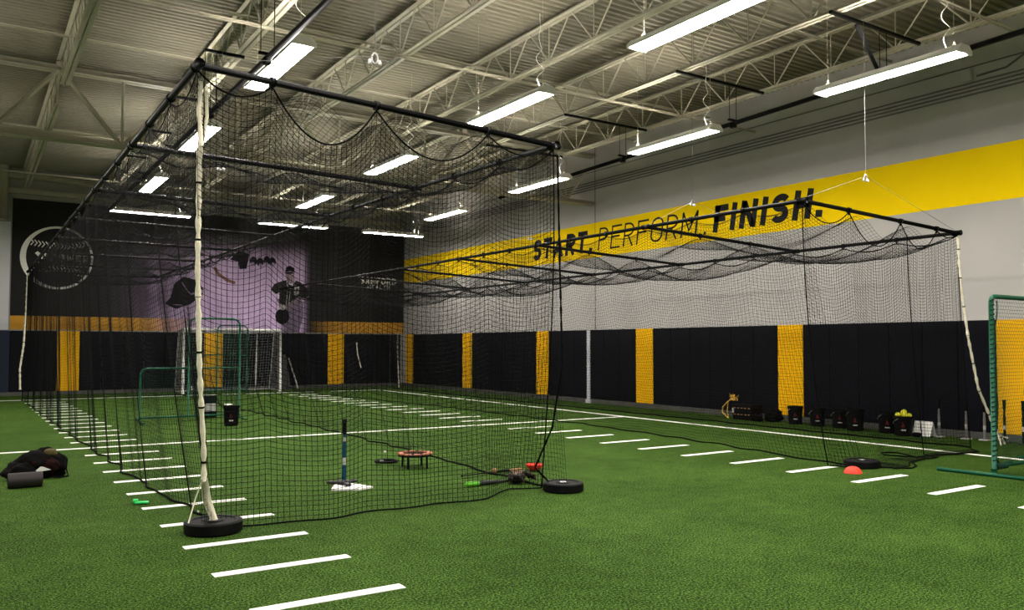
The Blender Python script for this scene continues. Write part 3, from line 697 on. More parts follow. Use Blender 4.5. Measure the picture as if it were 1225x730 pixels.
# corner ropes of the large cage
def wrapped_rope(parent, pts, r, name, label, ties=True):
    P = [Vector(p) for p in pts]; dense = []
    for i in range(len(P)-1):
        n = max(2, int((P[i+1]-P[i]).length/.05))
        for k in range(n): dense.append(P[i].lerp(P[i+1], k/n))
    dense.append(P[-1])
    a = MB(); a.tube(dense, [r*(1+.22*math.sin(i*1.7)+.10*math.sin(i*4.1)) for i in range(len(dense))], 8)
    o = a.build(name, M['wrope'], parent, smooth=True); o['label'] = label
    if ties:
        a = MB()
        for i in range(4, len(dense)-3, 9):
            d = (dense[i+1]-dense[i-1]).normalized(); a.tube([dense[i]-d*.008, dense[i]+d*.008], r*1.22, 8)
        h = a.build('rope_ties', M['rope'], None); h.parent = o; tag(h, kind='stuff')
    return o
wrapped_rope(c1, [(1.49, 6.74, 3.55), (1.50, 6.82, 3.0), (1.52, 6.9, 2.2), (1.57, 7.0, 1.4), (1.64, 7.12, .75), (1.66, 7.18, .48)], .020, 'corner_rope', 'off white rope lacing down the near left corner')
a = MB()
def rope_bit(par, pts, r, lab, flat=1.0):
    a = MB(); a.tube(pts, r, 8, flat=flat); o = a.build('corner_rope', M['wrope'], par, smooth=True); o['label'] = lab
rope_bit(c1, [(1.66, 7.18, .50), (1.70, 7.27, .30), (1.785, 7.36, .12)], .028, 'off white strap end on the near bumper plate', .6)
rope_bit(c1, [(1.668, 7.18, .50), (1.725, 7.28, .30), (1.80, 7.37, .12)], .022, 'second off white strap end on the near bumper plate', .6)
rope_bit(c1, [(1.48, 6.72, 3.68), (1.47, 6.73, 3.45), (1.50, 6.76, 3.18)], .018, 'loop of off white rope at the top of the near left corner')
rope_bit(c1, [(1.52, 6.72, 3.62), (1.535, 6.74, 3.42), (1.515, 6.78, 3.22)], .014, 'second loop of off white rope at the top of the near left corner')
rope_bit(c1, [(1.65, 7.16, .52), (1.60, 7.2, .34), (1.56, 7.26, .13)], .006, 'thin loose cord at the near left corner')
wrapped_rope(c1, [(1.42, 28.4, 3.7), (1.40, 28.4, 2.6), (1.36, 28.4, 1.6), (1.28, 28.4, .9), (1.30, 28.4, .3)], .026, 'corner_rope', 'dirty white rope at the far left corner')
wrapped_rope(c1, [(5.35, 7.24, 3.7), (5.40, 7.27, 2.6), (5.46, 7.3, 1.4), (5.47, 7.5, .7), (5.32, 7.62, .25), (5.42, 7.5, .1)], .011, 'corner_rope', 'black rope down the near right corner', ties=False).data.materials[0] = M['rope']
# ---------------- second cage by the right wall
XL2 = interp([0, .15, .5, 1], [9.46, 9.40, 9.30, 9.05]); XR2 = interp([0, .5, 1], [13.10, 13.15, 13.2])
c2, FL2, FR2 = cage((11.3, 7, 0), 'second black net batting cage along the right wall', 3.60, 3.42, XL2, XR2, 7.19, 7.05, 28.6, None, None)
Y1 = 28.6
FB2 = interp([0, .05, .15, .3, .45, .6, .8, 1], [9.84, 10.1, 10.4, 10.62, 10.55, 10.5, 10.0, 9.6])
def P_left2(U, V):
    n = 21; u = np.clip(U+.3*np.sin(2*PI*n*U)/(2*PI*n), 0, 1); y0 = 7.19+(Y1-7.19)*u
    y = y0+(-.6*(1-np.clip(U/.06, 0, 1)))*V
    zt = 3.56-.10*cat(U, 21)
    x = XL2(u)+(FB2(u)-XL2(u))*V**2.0+.05*V*np.sin(2*PI*21*U)+wob(y0, V, 4)*.4*V
    return stackv(x, y, zt*(1-V)+.014*V)
net(P_left2, 410, 68, 400, 24, RT*.9, 'side_net', M['net'], c2, hems=(('v', 0), ('v', 1)), hr=.011, label='aisle side net')
def P_right2(U, V):
    y0 = 7.05+(Y1-7.05)*U; zt = 3.38-.12*cat(U, 21)
    x = XR2(U)+.25*V**2+.04*np.sin(2*PI*21*U)*V+wob(y0, V, 6)*.4*V
    return stackv(x, y0, zt*(1-V)+.016*V)
net(P_right2, 410, 64, 400, 20, RT*.9, 'side_net', M['net'], c2, hems=(('v', 0), ('v', 1)), hr=.013, label='wall side net')
B2X = interp([0, .12, .3, .5, .7, 1], [9.86, 10.2, 10.6, 11.3, 11.9, 12.9]); B2Y = interp([0, .12, .3, .5, .7, 1], [6.62, 6.36, 6.42, 6.66, 6.72, 6.72])
def P_near2(U, V):
    tx = 9.46+3.64*U; ty = 7.19-.14*U; zt = 3.56-.18*U-scallop(U, np.array([0, .27, .60, .85, 1]), [.22, .42, .34, .08])
    # hangs down, then lies out over the turf
    vf = .90; dn = np.clip(V/vf, 0, 1); ot = np.clip((V-vf)/(1-vf), 0, 1)
    w = .45*dn**2+.55*ot
    x = tx*(1-w)+B2X(U)*w+.03*np.sin(U*19)*V; y = ty*(1-w)+B2Y(U)*w+(.05*np.sin(U*17+V)+.02*np.sin(U*37))*V
    z = zt*(1-dn)+.016+.02*(1-ot)*np.abs(np.sin(U*21))*V
    return stackv(x, y, np.maximum(z, .014))
net(P_near2, 72, 72, 110, 50, RT*.9, 'end_net', M['net'], c2, hems=(('v', 0), ('v', 1), ('u', 0), ('u', .64), ('u', 1)), hr=.008, label='near end net lying out on the turf')
def P_back2(U, V): return stackv(9.05+4.15*U, Y1+.06*np.sin(U*19)*(.3+V), (3.5-.25*cat(U, 4))*(1-V)+.014*V)
net(P_back2, 78, 66, 60, 16, RT*.65, 'end_net', M['net'], c2, hems=(('v', 1),), label='far end net')
net(make_top(XL2, XR2, 7.19, 7.05, 3.6, 3.42, .62, nx=3, dedge=.10, ph=2), 410, 70, 420, 48, RT*.9, 'top_net', M['net'], c2, hems=(('v', 0), ('v', 1)), hr=.009, label='slack top net hanging in swags')
b = MB()
for k in range(1, 21):
    if k % 3: clamp_ring(b, fn_pts(FL2, k/21), (0, 1, 0)); clamp_ring(b, fn_pts(FR2, k/21), (0, 1, 0))
for kk in range(0, 4):
    pL, pR = fn_pts(FL2, kk/7), fn_pts(FR2, kk/7)
    for u in ((.27, .6, .85) if kk == 0 else (1/3, 2/3)): clamp_ring(b, pL.lerp(pR, u), (1, 0, 0))
tag(b.build('net_clips', M['pipe'], c2, smooth=True), kind='stuff')
wrapped_rope(c2, [(13.08, 7.03, 3.36), (13.12, 7.02, 2.6), (13.28, 7.0, 1.75), (13.55, 7.0, .95), (13.95, 6.98, .35), (14.25, 6.95, .02)], .020, 'corner_rope', 'white rope stretched from the near wall corner to the floor')
rope_bit(c2, [(14.0, 6.97, .30), (13.98, 6.9, .12), (13.95, 6.86, .02)], .014, 'loose white rope end by the wall'); rope_bit(c2, [(14.08, 6.97, .22), (14.2, 6.96, .14), (14.3, 6.93, .12)], .012, 'second loose white rope end by the wall')
wrapped_rope(c2, [(13.55, 28.5, 2.15), (13.55, 28.5, 1.3), (13.6, 28.45, .05)], .02, 'corner_rope', 'dirty white rope at the far wall corner')
wrapped_rope(c2, [(11.82, 28.3, 1.74), (11.86, 28.3, 1.3), (12.0, 28.3, .82)], .02, 'corner_rope', 'short white rope length on the far end net')
a = MB(); a.tube([(10.15, 6.36, .02), (10.35, 6.22, .02), (10.6, 6.30, .02), (10.9, 6.55, .02), (11.2, 6.62, .02), (11.42, 6.80, .03), (11.45, 7.10, .05), (11.28, 7.25, .05), (11.15, 7.12, .04), (11.3, 6.9, .03), (11.55, 6.78, .02), (11.9, 6.80, .02), (12.3, 6.66, .02), (12.9, 6.70, .02)], .010, 6)
o = a.build('hem_rope', M['rope'], c2, smooth=True); o['label'] = 'loose black rope on the turf at the near end'

# suspension cables with ring hooks
def hook(p, ends, label):
    p = Vector(p); t = thing('suspension_cable', label, 'cable', p, 'cables holding the cage frames')
    a = MB(); a.tube([p, (p.x, p.y, 7.28)], .0028, 6)
    for e in ends: a.tube([p, Vector(e)], .0028, 5)
    a.build('wire', M['conduit'], t)
    a = MB(); a.tube([p+Vector((.03*math.cos(q), 0, -.02+.05*math.sin(q))) for q in np.linspace(0, 2*PI, 14)[:-1]], .008, 6, closed=True)
    for s_ in (-1, 1): a.box(p+Vector((s_*.05, 0, -.06)), (.035, .03, .05), bevel=.01)
    a.build('ring_hook', M['chrome'], t)
hook((3.12, 7.1, 4.32), [(1.5, 6.75, 3.84), (5.2, 7.2, 3.84), (3.3, 9.8, 3.84)], 'thin cables joined at a ring above the near bar of the large cage')
hook((3.2, 13.1, 4.4), [(1.5, 13.0, 3.84), (4.9, 13.1, 3.84)], 'thin cables joined at a ring over the middle of the large cage')
hook((11.08, 7.3, 4.14), [(9.5, 7.2, 3.64), (13.05, 7.06, 3.46)], 'thin cables joined at a ring before the yellow band, above the second cage near bar')
hook((10.76, 10.5, 4.20), [(9.45, 10.25, 3.64), (13.1, 10.1, 3.46)], 'thin cables joined at a ring before the word FINISH')
hook((11.02, 16.0, 4.2), [(9.4, 16.3, 3.64), (13.1, 16.2, 3.46)], 'thin cables joined at a ring before the word PERFORM')

# ------------------------------------------------------------------ bumper plates holding the ropes
def bumper():
    t = thing('bumper_plate', 'x', 'weight plate')
    a = MB(); a.lathe([(.026, .005), (.026, 0), (.215, 0), (.228, .012), (.228, .085), (.215, .097), (.175, .097), (.165, .088), (.085, .088), (.075, .097), (.034, .097)], n=48); local(a.build('rubber_disc', M['rubber'], t))
    a = MB(); a.lathe([(.026, .0), (.026, .1), (.036, .1), (.036, .09)], n=24); local(a.build('hub', M['chrome'], t, smooth=True)); return t
p0 = bumper()
for i, (x, y, sc, lab) in enumerate([(1.80, 7.42, 1.06, 'black bumper plate under the white rope at the near left corner of the large cage'), (5.56, 7.42, 1.0, 'black bumper plate lying right of the ball glove'), (10.02, 6.72, 1.0, 'black bumper plate behind the red dome cone')]):
    o = p0 if i == 0 else copy_tree(p0); o.location = (x, y, .002); o.scale = (sc, sc, sc); o.rotation_euler.z = i*1.1; tag(o, lab, 'weight plate', 'bumper plates')

# ------------------------------------------------------------------ tees and plate
def tee(loc, h, mstem, mtop, mbase, label, plate=True, group=None):
    t = thing('batting_tee', label, 'batting tee', loc, group); x, y, z0 = loc
    a = MB()
    if plate: a.box((x, y, z0+.010), (.14, .15, .020), bevel=.006)
    else:
        for q in (0.4, 2.5, 4.6): a.box((x+.09*math.cos(q), y+.09*math.sin(q), z0+.018), (.22, .06, .03), rz=q, bevel=.01)
        a.lathe([(.0, .0), (.075, .0), (.075, .035), (.04, .05), (0, .05)], (x, y, z0), 20)
    a.build('base', mbase, t)
    a = MB(); a.lathe([(.021, .02), (.021, h*.62), (.017, h*.62), (.017, h*.80)], (x, y, z0), 16); s = a.build('stem', mstem, t, smooth=False)
    for r_, za, zb in ((.0226, .30, .41), (.0185, .66, .73)):
        if group and za > .5: continue
        a = MB(); a.lathe([(r_, h*za), (r_, h*zb)], (x, y, z0), 16); q = a.build('sticker', M['ltgrey'], None); q.parent = s
    a = MB(); a.lathe([(.018, h*.77), (.024, h*.80), (.024, h*.93), (.032, h), (.026, h), (.015, h*.93)], (x, y, z0), 16); a.build('ball_rest', mtop, t, smooth=True)
    return t
a = MB(); c, s_ = math.cos(.35), math.sin(.35)
P5 = [(-.215, .18), (.215, .18), (.215, -.03), (0, -.24), (-.215, -.03)]; rot = -1.25
P5 = [(3.61+px*math.cos(rot)-py*math.sin(rot), 8.85+px*math.sin(rot)+py*math.cos(rot)) for px, py in P5]
a.prism(P5, lambda p, q, t: (p, q, t), .002, .022); tag(a.build('home_plate', M['white']), 'white rubber home plate under the blue batting tee', 'home plate')
tee((3.63, 9.02, .022), .74, M['blue'], M['black'], M['grey'], 'blue and black batting tee standing on home plate', plate=False)
for x, y, h, lab in ((14.52, 8.20, .66, 'leftmost of the three batting tees by the white sign'), (14.56, 7.74, .64, 'middle one of the three batting tees beside the white sign'), (14.64, 7.47, .63, 'right one of the three batting tees beside the white sign')):
    tee((x, y, 0), h, M['conduit'], M['black'], M['ltgrey'], lab, group='batting tees by the right wall')
for x, y, h, lab in ((14.60, 7.12, .72, 'black batting tee in front of the yellow pad, left one'), (14.55, 6.80, .72, 'black batting tee in front of the yellow pad, right one')):
    tee((x, y, 0), h, M['black'], M['black'], M['grey'], lab, group='batting tees by the right wall')

# ------------------------------------------------------------------ small training gear in the large cage
t = thing('round_stand', 'low round stand with terracotta blocks on four black legs inside the large cage', 'training stand', (4.97, 9.9, 0))
a = MB(); a.lathe([(.15, .155), (.225, .155), (.225, .175), (.15, .175), (.15, .155)], (4.97, 9.9, 0), 28); a.lathe([(0, .160), (.13, .160), (.13, .170), (0, .170)], (4.97, 9.9, 0), 20); a.tube([(4.76, 9.9, .165), (5.18, 9.9, .165)], .01, 6); a.tube([(4.97, 9.69, .165), (4.97, 10.11, .165)], .01, 6); a.build('ring_top', M['black'], t)
for i in range(10):
    q = 2*PI*i/10; a = MB(); a.box((4.97+.195*math.cos(q), 9.9+.195*math.sin(q), .186), (.075, .088, .026), rz=q, bevel=.008); a.build('block', M['copper'], t)
for q in (.6, 2.2, 3.75, 5.3):
    a = MB(); a.tube([(4.97+.18*math.cos(q), 9.9+.18*math.sin(q), .158), (4.97+.185*math.cos(q), 9.9+.185*math.sin(q), 0)], .014, 8); a.build('leg', M['black'], t)
t = thing('small_ring_stand', 'flat black ring lying on the turf left of the round stand', 'ring', (4.86, 10.4, 0))
a = MB(); a.tube([(4.80+.15*math.cos(q), 10.42+.15*math.sin(q), .035) for q in np.linspace(0, 2*PI, 25)[:-1]], .016, 8, closed=True); a.tube([(4.65, 10.42, .035), (4.95, 10.42, .035)], .008, 6); a.build('ring', M['black'], t, smooth=True)
a = MB(); a.box((4.72, 10.40, .05), (.05, .035, .02), bevel=.006); a.build('clip', M['ltgrey'], t)
def ball(x, y, z, r, m, label, group=None):
    a = MB(); a.lathe([(r*math.sin(q), -r*math.cos(q)) for q in np.linspace(0.01, PI-.01, 14)], (x, y, z+r), 20)
    o = a.build('ball', m, smooth=True); return tag(o, label, 'ball', group)
ball(5.25, 11.45, .003, .02, M['ballwhite'], 'tiny white ball on the turf behind the round stand')
ball(5.55, 8.85, .003, .038, M['tan'], 'tan ball resting against the dark bat')
ball(6.37, 29.6, .003, .11, M['ballwhite'], 'pale ball on the floor inside the goal')
ball(1.87, 8.3, .003, .012, M['ballwhite'], 'tiny white scrap on the turf behind the near net', None)
def bat(p, q, m1, m2, m3_, label, k=1.0):
    p = Vector(p); q = Vector(q); d = q-p; Lb = d.length; R = d.to_track_quat('Z', 'Y').to_matrix()
    t = thing('baseball_bat', label, 'bat', p)
    pr = [(0.001, 0), (.026, .004), (.033, .02), (.034, .22*Lb), (.032, .40*Lb), (.020, .58*Lb), (.0145, .70*Lb)]
    pr = [(r*k, z) for r, z in pr]
    for nm, mm, a0, a1 in (('barrel', m1, 0, 3), ('taper', m2, 3, 7)):
        a = MB(); a.lathe(pr[:4] if a0 == 0 else pr[3:], p, 18, R); a.build(nm, mm, t, smooth=True)
    a = MB(); a.lathe([(.0155*k, .69*Lb), (.0145*k, .97*Lb), (.024*k, .98*Lb), (.024*k, Lb), (0.001, Lb)], p, 14, R); a.build('handle', m3_, t, smooth=True)
bat((4.74, 8.17, .036), (5.56, 8.22, .018), M['lime'], M['grey'], M['black'], 'grey bat with lime green end lying by the ball glove', .85)
bat((6.02, 8.92, .022), (5.06, 8.82, .022), M['tan'], M['black'], M['black'], 'thin dark bat with a pale grip behind the glove', .45)
# glove
t = thing('baseball_glove', 'dark brown ball glove on the turf between the bats and the bumper plate', 'glove', (5.42, 8.12, 0))
def blob(b, c, r, seed, amp=.25, nu=28, nv=16, fr=2.2, flat=.0):
    def fn(u, v):
        q = 2*PI*u; w = PI*v; d = Vector((math.cos(q)*math.sin(w), math.sin(q)*math.sin(w), math.cos(w)))
        k = 1+amp*mnoise.noise(d*fr+Vector((seed, 0, 0)))+amp*.4*mnoise.noise(d*fr*2.7+Vector((0, seed, 0)))
        p = Vector((c[0]+d.x*r[0]*k, c[1]+d.y*r[1]*k, c[2]+d.z*r[2]*k)); p.z = max(p.z, flat); return tuple(p)
    b.grid(fn, nu, nv)
a = MB(); blob(a, (5.40, 8.12, .07), (.10, .11, .07), 3, .25, flat=.004); a.build('palm', M['brown'], t, smooth=True)
for i in range(4):
    q = -.5+i*.38; a = MB(); a.tube([(5.36+.02*i, 8.10, .10), (5.45+.05*math.cos(q), 8.12+.05*math.sin(q), .12), (5.53+.09*math.cos(q), 8.12+.11*math.sin(q), .075), (5.56+.09*math.cos(q), 8.12+.13*math.sin(q), .03)], [.022, .026, .023, .014], 8); a.build('finger', M['brown'], t, smooth=True)
a = MB(); a.tube([(5.33, 8.05, .08), (5.30, 8.0, .11), (5.33, 7.95, .10), (5.40, 7.97, .04)], [.022, .026, .024, .015], 8); a.build('thumb', M['brown'], t, smooth=True)
a = MB()
for i in range(5): a.tube([(5.31+.03*i, 8.02+.01*i, .115), (5.33+.03*i, 8.08, .145), (5.36+.03*i, 8.15, .13)], .005, 5)
a.build('lacing', M['tan'], t, smooth=True)
# disc cones
def cone(loc, flip, label):
    pr = [(.112, 0), (.108, .012), (.095, .040), (.070, .066), (.042, .080), (.024, .084), (.022, .079), (.066, .060), (.104, .004)]
    if flip: pr = [(r, .086-z) for r, z in pr]
    a = MB(); a.lathe(pr, loc, 28); return tag(a.build('disc_cone', M['red'], smooth=True), label, 'cone', 'orange red disc cones')
cone((6.12, 8.78, .003), True, 'orange red disc cone turned over beside the ball glove')
cone((9.44, 6.46, .003), False, 'orange red disc cone standing in front of a bumper plate')
a = MB(); a.box((1.50, 9.10, .016), (.13, .07, .02), rz=-.2, bevel=.006); a.box((1.45, 9.15, .03), (.05, .06, .03), rz=-.2, bevel=.006); tag(a.build('plastic_marker', M['chip']), 'bright green plastic marker on the turf left of the near hash marks', 'marker')

# ------------------------------------------------------------------ backpack and foam roller
t = thing('backpack', 'black and maroon backpack slumped on the turf behind the foam roller', 'backpack', (.75, 11.55, 0))
a = MB(); blob(a, (.76, 11.62, .14), (.29, .19, .20), 11, .30, 44, 24, 1.6, .004)
a.build('body', M['bag'], t, smooth=True)
a = MB(); blob(a, (.58, 11.52, .09), (.20, .15, .12), 5, .35, 30, 16, 1.8, .004); a.build('front_pocket', M['bag'], t, smooth=True)
a = MB(); blob(a, (.80, 11.50, .14), (.15, .11, .13), 8, .3, 30, 16, 2.2, .004); a.build('side_panel', M['maroon'], t, smooth=True)
a = MB(); blob(a, (.86, 11.56, .29), (.08, .07, .055), 2, .2, 20, 12); a.build('patch', M['olive'], t, smooth=True)
a = MB(); a.tube([(.98, 11.5, .26), (1.04, 11.47, .20), (1.03, 11.44, .10), (1.05, 11.40, .02), (.96, 11.38, .015), (.88, 11.42, .02)], .013, 6, flat=.5); a.build('strap', M['bag'], t, smooth=True)
a = MB(); a.prism([(.70, .115), (.75, .16), (.78, .155), (.86, .115), (.72, .10)], lambda p, q, s: (p, 11.36-s, q), 0, .01); a.build('paper', M['white'], t)
t = thing('foam_roller', 'charcoal foam roller lying at the left in front of the backpack', 'foam roller', (.52, 10.95, 0))
a = MB(); R = Vector((1, .0, 0)).to_track_quat('Z', 'Y').to_matrix(); r_ = .085
a.lathe([(.05, 0), (r_-.006, 0), (r_, .008), (r_, .332), (r_-.006, .34), (.05, .34), (.05, 0)], (.40, 10.86, r_), 36, R); a.build('foam_tube', M['foam'], t, smooth=False)
a = MB(); a.lathe([(.051, -.002), (.045, 0), (.045, .34), (.051, .343)], (.40, 10.86, r_), 24, R); a.build('core', M['black'], t)

# ------------------------------------------------------------------ green pitching screens
def rounded(pts, r=.18, n=6):
    P = [Vector(p) for p in pts]; out = [P[0]]
    for i in range(1, len(P)-1):
        a_ = (P[i-1]-P[i]).normalized(); b_ = (P[i+1]-P[i]).normalized(); s0 = P[i]+a_*r; s1 = P[i]+b_*r
        for k in range(n+1):
            u = k/n; out.append(s0*(1-u)**2+P[i]*2*u*(1-u)+s1*u*u)
    return out+[P[-1]]
def flat_net(o3, x0, x1, z0, z1, cell, r, mt, parent, name='netting', label=None, bulge=.06):
    def P(U, V): return o3(x0+(x1-x0)*U, bulge*np.sin(PI*U)*np.sin(PI*V), z0+(z1-z0)*V)
    return net(P, max(2, int((x1-x0)/cell)), max(2, int(abs(z1-z0)/cell)), 10, 12, r, name, mt, parent, label=label)
def l_screen(x0, x1, xs, y, label, hi=2.2, lo=1.12, mirror=False):
    t = thing('pitching_screen', label, 'pitching screen', ((x0+x1)/2, y, 0))
    a = MB(); Z0 = .09
    a.tube(rounded([(x0, y, Z0), (x0, y, lo), (xs, y, lo)], .16), .022, 8); a.tube(rounded([(xs, y, Z0), (xs, y, hi), (x1, y, hi), (x1, y, Z0)], .18), .022, 8)
    a.tube([(x0, y, Z0), (x1, y, Z0)], .022, 8); a.tube([(xs, y, lo), (x1, y, lo)], .016, 8); a.build('frame', M['green'], t, smooth=True)
    for x in (x0, x1):
        a = MB(); a.tube([(x-.05, y-.75, .025), (x, y, .035), (x+.05, y+.75, .025)], .022, 8); a.tube([(x, y, .03), (x, y, Z0)], .026, 8); a.build('foot', M['green'], t, smooth=True)
    o3 = lambda X, D, Z: stackv(X, y+.02+D, Z)
    flat_net(o3, x0+.02, xs, Z0, lo, .05, .0022, M['greennet'], t); flat_net(o3, xs, x1-.02, Z0, hi-.02, .05, .0022, M['greennet'], t)
    return t
l_screen(3.02, 5.06, 3.98, 18.75, 'green tubular L shaped pitching screen standing far inside the large cage')
l_screen(6.2, 8.05, 7.05, 28.9, 'second green pitching screen in front of the goal', 2.30, 1.3)
# full green screen at the right edge
t = thing('protective_screen', 'tall green tubular screen cut by the right edge of the photo', 'protective screen', (11.6, 5.35, 0))
a = MB(); a.tube(rounded([(10.66, 5.33, .05), (10.66, 5.33, 2.24), (12.8, 5.33, 2.24), (12.8, 5.33, .05)], .10), .030, 10); a.tube([(10.66, 5.33, .12), (12.8, 5.33, .12)], .022, 8); a.build('frame', M['green'], t, smooth=True)
for x, dx in ((10.62, .05), (12.76, .05)):
    a = MB(); a.tube([(x-.05, 6.0, .024), (x+dx+.02, 4.62, .024)], .024, 10); a.tube([(x+.03, 5.33, .03), (x+.03, 5.33, .10)], .034, 10); a.build('foot', M['green'], t, smooth=True)
a = MB(); a.tube([(10.68, 5.33, .12), (10.95, 5.33, .12)], .04, 8); a.tube([(10.68, 5.35, .3), (10.85, 5.4, .16), (11.0, 5.42, .1), (11.2, 5.4, .13)], .03, 7)
for k in range(34): a.tube([(10.625, 5.33, .2+k*.06), (10.66, 5.295, .215+k*.06), (10.70, 5.34, .23+k*.06)], .010, 5)
a.build('lacing', M['greennet'], t, smooth=True)
flat_net(lambda X, D, Z: stackv(X, 5.35+D, Z), 10.68, 12.78, .10, 2.22, .045, .0024, M['greennet'], t, bulge=.22)
a = MB(); a.tube([(10.93+.03*math.sin(z*4), 5.43+.03*math.sin(z*5), z) for z in np.linspace(.1, 2.2, 24)], .008, 5); a.build('loose_cord', M['greennet'], t, smooth=True)
# ------------------------------------------------------------------ white goal
t = thing('soccer_goal', 'white framed goal with white net before the back wall', 'goal', (7.6, 29.4, 0))
gx0, gx1, gy = 6.0, 9.28, 29.1
a = MB(); a.tube([(gx0, gy, .0), (gx0, gy, 2.16)], .045, 10); a.build('post', M['white'], t, smooth=True)
a = MB(); a.tube([(gx1, gy, .0), (gx1, gy, 2.16)], .045, 10); a.build('post', M['white'], t, smooth=True)
a = MB(); a.tube([(gx0-.04, gy, 2.16), (gx1+.04, gy, 2.16)], .045, 10); a.build('crossbar', M['white'], t, smooth=True)
for x in (gx0, gx1, gx1-.75):
    a = MB(); a.tube(rounded([(x, gy, 2.16), (x, gy+.8, 2.1), (x, gy+1.3, .03), (x, gy, .03)] if x != gx1-.75 else [(x-.3, gy+.02, 2.2), (x, gy+.3, 2.2), (x, gy+.45, .03)], .12), .02, 8); a.build('side_frame', M['ltgrey'], t, smooth=True)
a = MB(); a.tube([(gx0, gy+1.3, .03), (gx1, gy+1.3, .03)], .02, 8); a.build('ground_bar', M['ltgrey'], t, smooth=True)
def P_goal(U, V):
    return stackv(gx0+(gx1-gx0)*U, gy+np.interp(V, [0, .3, 1], [.02, .8, 1.28]), np.interp(V, [0, .3, 1], [2.14, 2.08, .03])-.05*np.sin(PI*U))
net(P_goal, 33, 30, 20, 14, .0035, 'goal_net', M['whitenet'], t)
for x in (gx0, gx1):
    net(lambda U, V, x=x: stackv(x+0*U, gy+.02+U*(.8+.45*V), 2.1*(1-V)+.03), 12, 21, 6, 10, .0035, 'side_net', M['whitenet'], t)
# leaning boards right of the goal
a = MB(); a.prism([(0, 0), (.5, 0), (.40, 1.28), (.02, 1.30)], lambda p, q, s: (9.55+p, 30.25-.0*s+q*.25+s, q), 0, .03); tag(a.build('leaning_board', M['grey']), 'dark board leaning on the back wall right of the goal', 'board')
a = MB(); a.tube([(10.30, 30.2, .03), (10.06, 30.6, 1.15)], .028, 8); tag(a.build('leaning_pole', M['ltgrey'], smooth=True), 'pale pole leaning on the back wall right of the dark board', 'pole')

# ------------------------------------------------------------------ buckets, crates and bags
def bucket(x, y, label, balls=0, r=.15, h=.37, group='black buckets by the right wall', face=0.0, z=0.0):
    t = thing('bucket', label, 'bucket', (x, y, z), group)
    a = MB(); a.lathe([(0, .004), (r*.86, 0), (r*.9, .01), (r, h-.05), (r+.012, h-.05), (r+.012, h), (r-.006, h), (r-.01, h-.05), (r*.8, .02), (0, .02)], (x, y, z), 28); a.build('body', M['black'], t, smooth=False)
    a = MB(); a.tube([(x+(r+.014)*math.cos(q+face), y+(r+.014)*math.sin(q+face), z+h-.05-.10*math.sin((q)/PI*PI)) for q in np.linspace(0, PI, 14)], .004, 5); a.build('wire_handle', M['ltgrey'], t, smooth=True)
    # printed mark and pale line, wrapped on the side that faces the hall
    q0 = math.atan2(-y, -x)+.0
    a = MB()
    for k in range(-2, 2): 
        q1 = q0+k*.13; q2 = q1+.13
        a.add([(x+(r*.98+.004)*math.cos(q), y+(r*.98+.004)*math.sin(q), z+zz) for q in (q1, q2) for zz in (.10, .125)], [(0, 2, 3, 1)])
    a.build('label_line', M['ltgrey'], t)
    a = MB(); a.add([(x+(r+.001)*math.cos(q0+dq), y+(r+.001)*math.sin(q0+dq), z+zz) for dq, zz in ((-.2, .16), (.2, .17), (0, .24), (-.1, .25))], [(0, 1, 2, 3)]); a.build('label_mark', M['redprint'], t)
    if balls:
        for i, (dx, dy, dz) in enumerate([(-.07, -.07, -.02), (.05, -.08, -.03), (0, .0, .02), (.07, .04, -.02), (-.07, .06, -.02), (-.02, -.03, .035)][:balls]):
            ball(x+dx, y+dy, z+h-.015+dz, .049, M['ballyellow'], 'yellow ball heaped in the bucket beside the white sign', 'yellow balls in the bucket')
    return t
bucket(4.45, 17.05, 'black bucket with a pale rim standing right of the pitching screen', 0, .15, .40, None)
a = MB(); a.box((4.40, 17.1, .42), (.14, .10, .03), rz=.3, bevel=.008); tag(a.build('towel', M['white']), 'white folded cloth on top of the black bucket in the cage', 'cloth')
t = thing('ball_box', 'dark box with a white label at the foot of the pitching screen', 'box', (4.5, 19.1, 0))
a = MB(); a.box((4.5, 19.15, .26), (.30, .26, .48), bevel=.02); a.build('body', M['black'], t); a = MB(); a.box((4.5, 19.0, .24), (.24, .035, .17), bevel=.004); a.build('label_plate', M['ltgrey'], t)
bucket(14.45, 11.22, 'black bucket in front of the yellow pad, leftmost of the row')
bucket(14.45, 10.68, 'black bucket just right of the yellow pad')
bucket(14.5, 10.20, 'black bucket second right of the yellow pad')
bucket(14.3, 9.72, 'black bucket standing alone in the middle of the wall row', r=.16, h=.42)
bucket(14.4, 9.12, 'black bucket left of the bucket heaped with balls', r=.16, h=.40)
bucket(14.2, 8.68, 'black bucket heaped with yellow balls', 6, .16, .36)
def crate(x, y, label, w=.55, h=.34):
    t = thing('equipment_crate', label, 'crate', (x, y, 0))
    a = MB(); a.box((x, y, h/2), (.36, w, h), bevel=.02); a.build('body', M['black'], t)
    a = MB()
    for z in (.12, .26):
        for k in range(5): a.box((x-.182, y-w*.36+k*w*.18, z), (.006, .055, .022))
    a.build('slots', M['tan'], t)
    a = MB(); a.box((x-.184, y+w*.44, .2), (.006, .05, .1)); a.build('tag_label', M['ltgrey'], t)
crate(14.40, 12.45, 'black equipment crate with two rows of pale marks under the yellow straps')
t = thing('strap_bundle', 'tangle of yellow straps hanging over the black crate', 'straps', (14.2, 12.75, 0))
a = MB(); R2 = random.Random(4)
a.tube([(14.18, 12.80, .02), (14.16, 12.95, .14), (14.2, 12.98, .25), (14.22, 12.85, .38), (14.3, 12.75, .46)], .013, 6); a.tube([(14.17, 12.78, .02), (14.15, 12.80, .18), (14.22, 12.84, .36)], .010, 6)
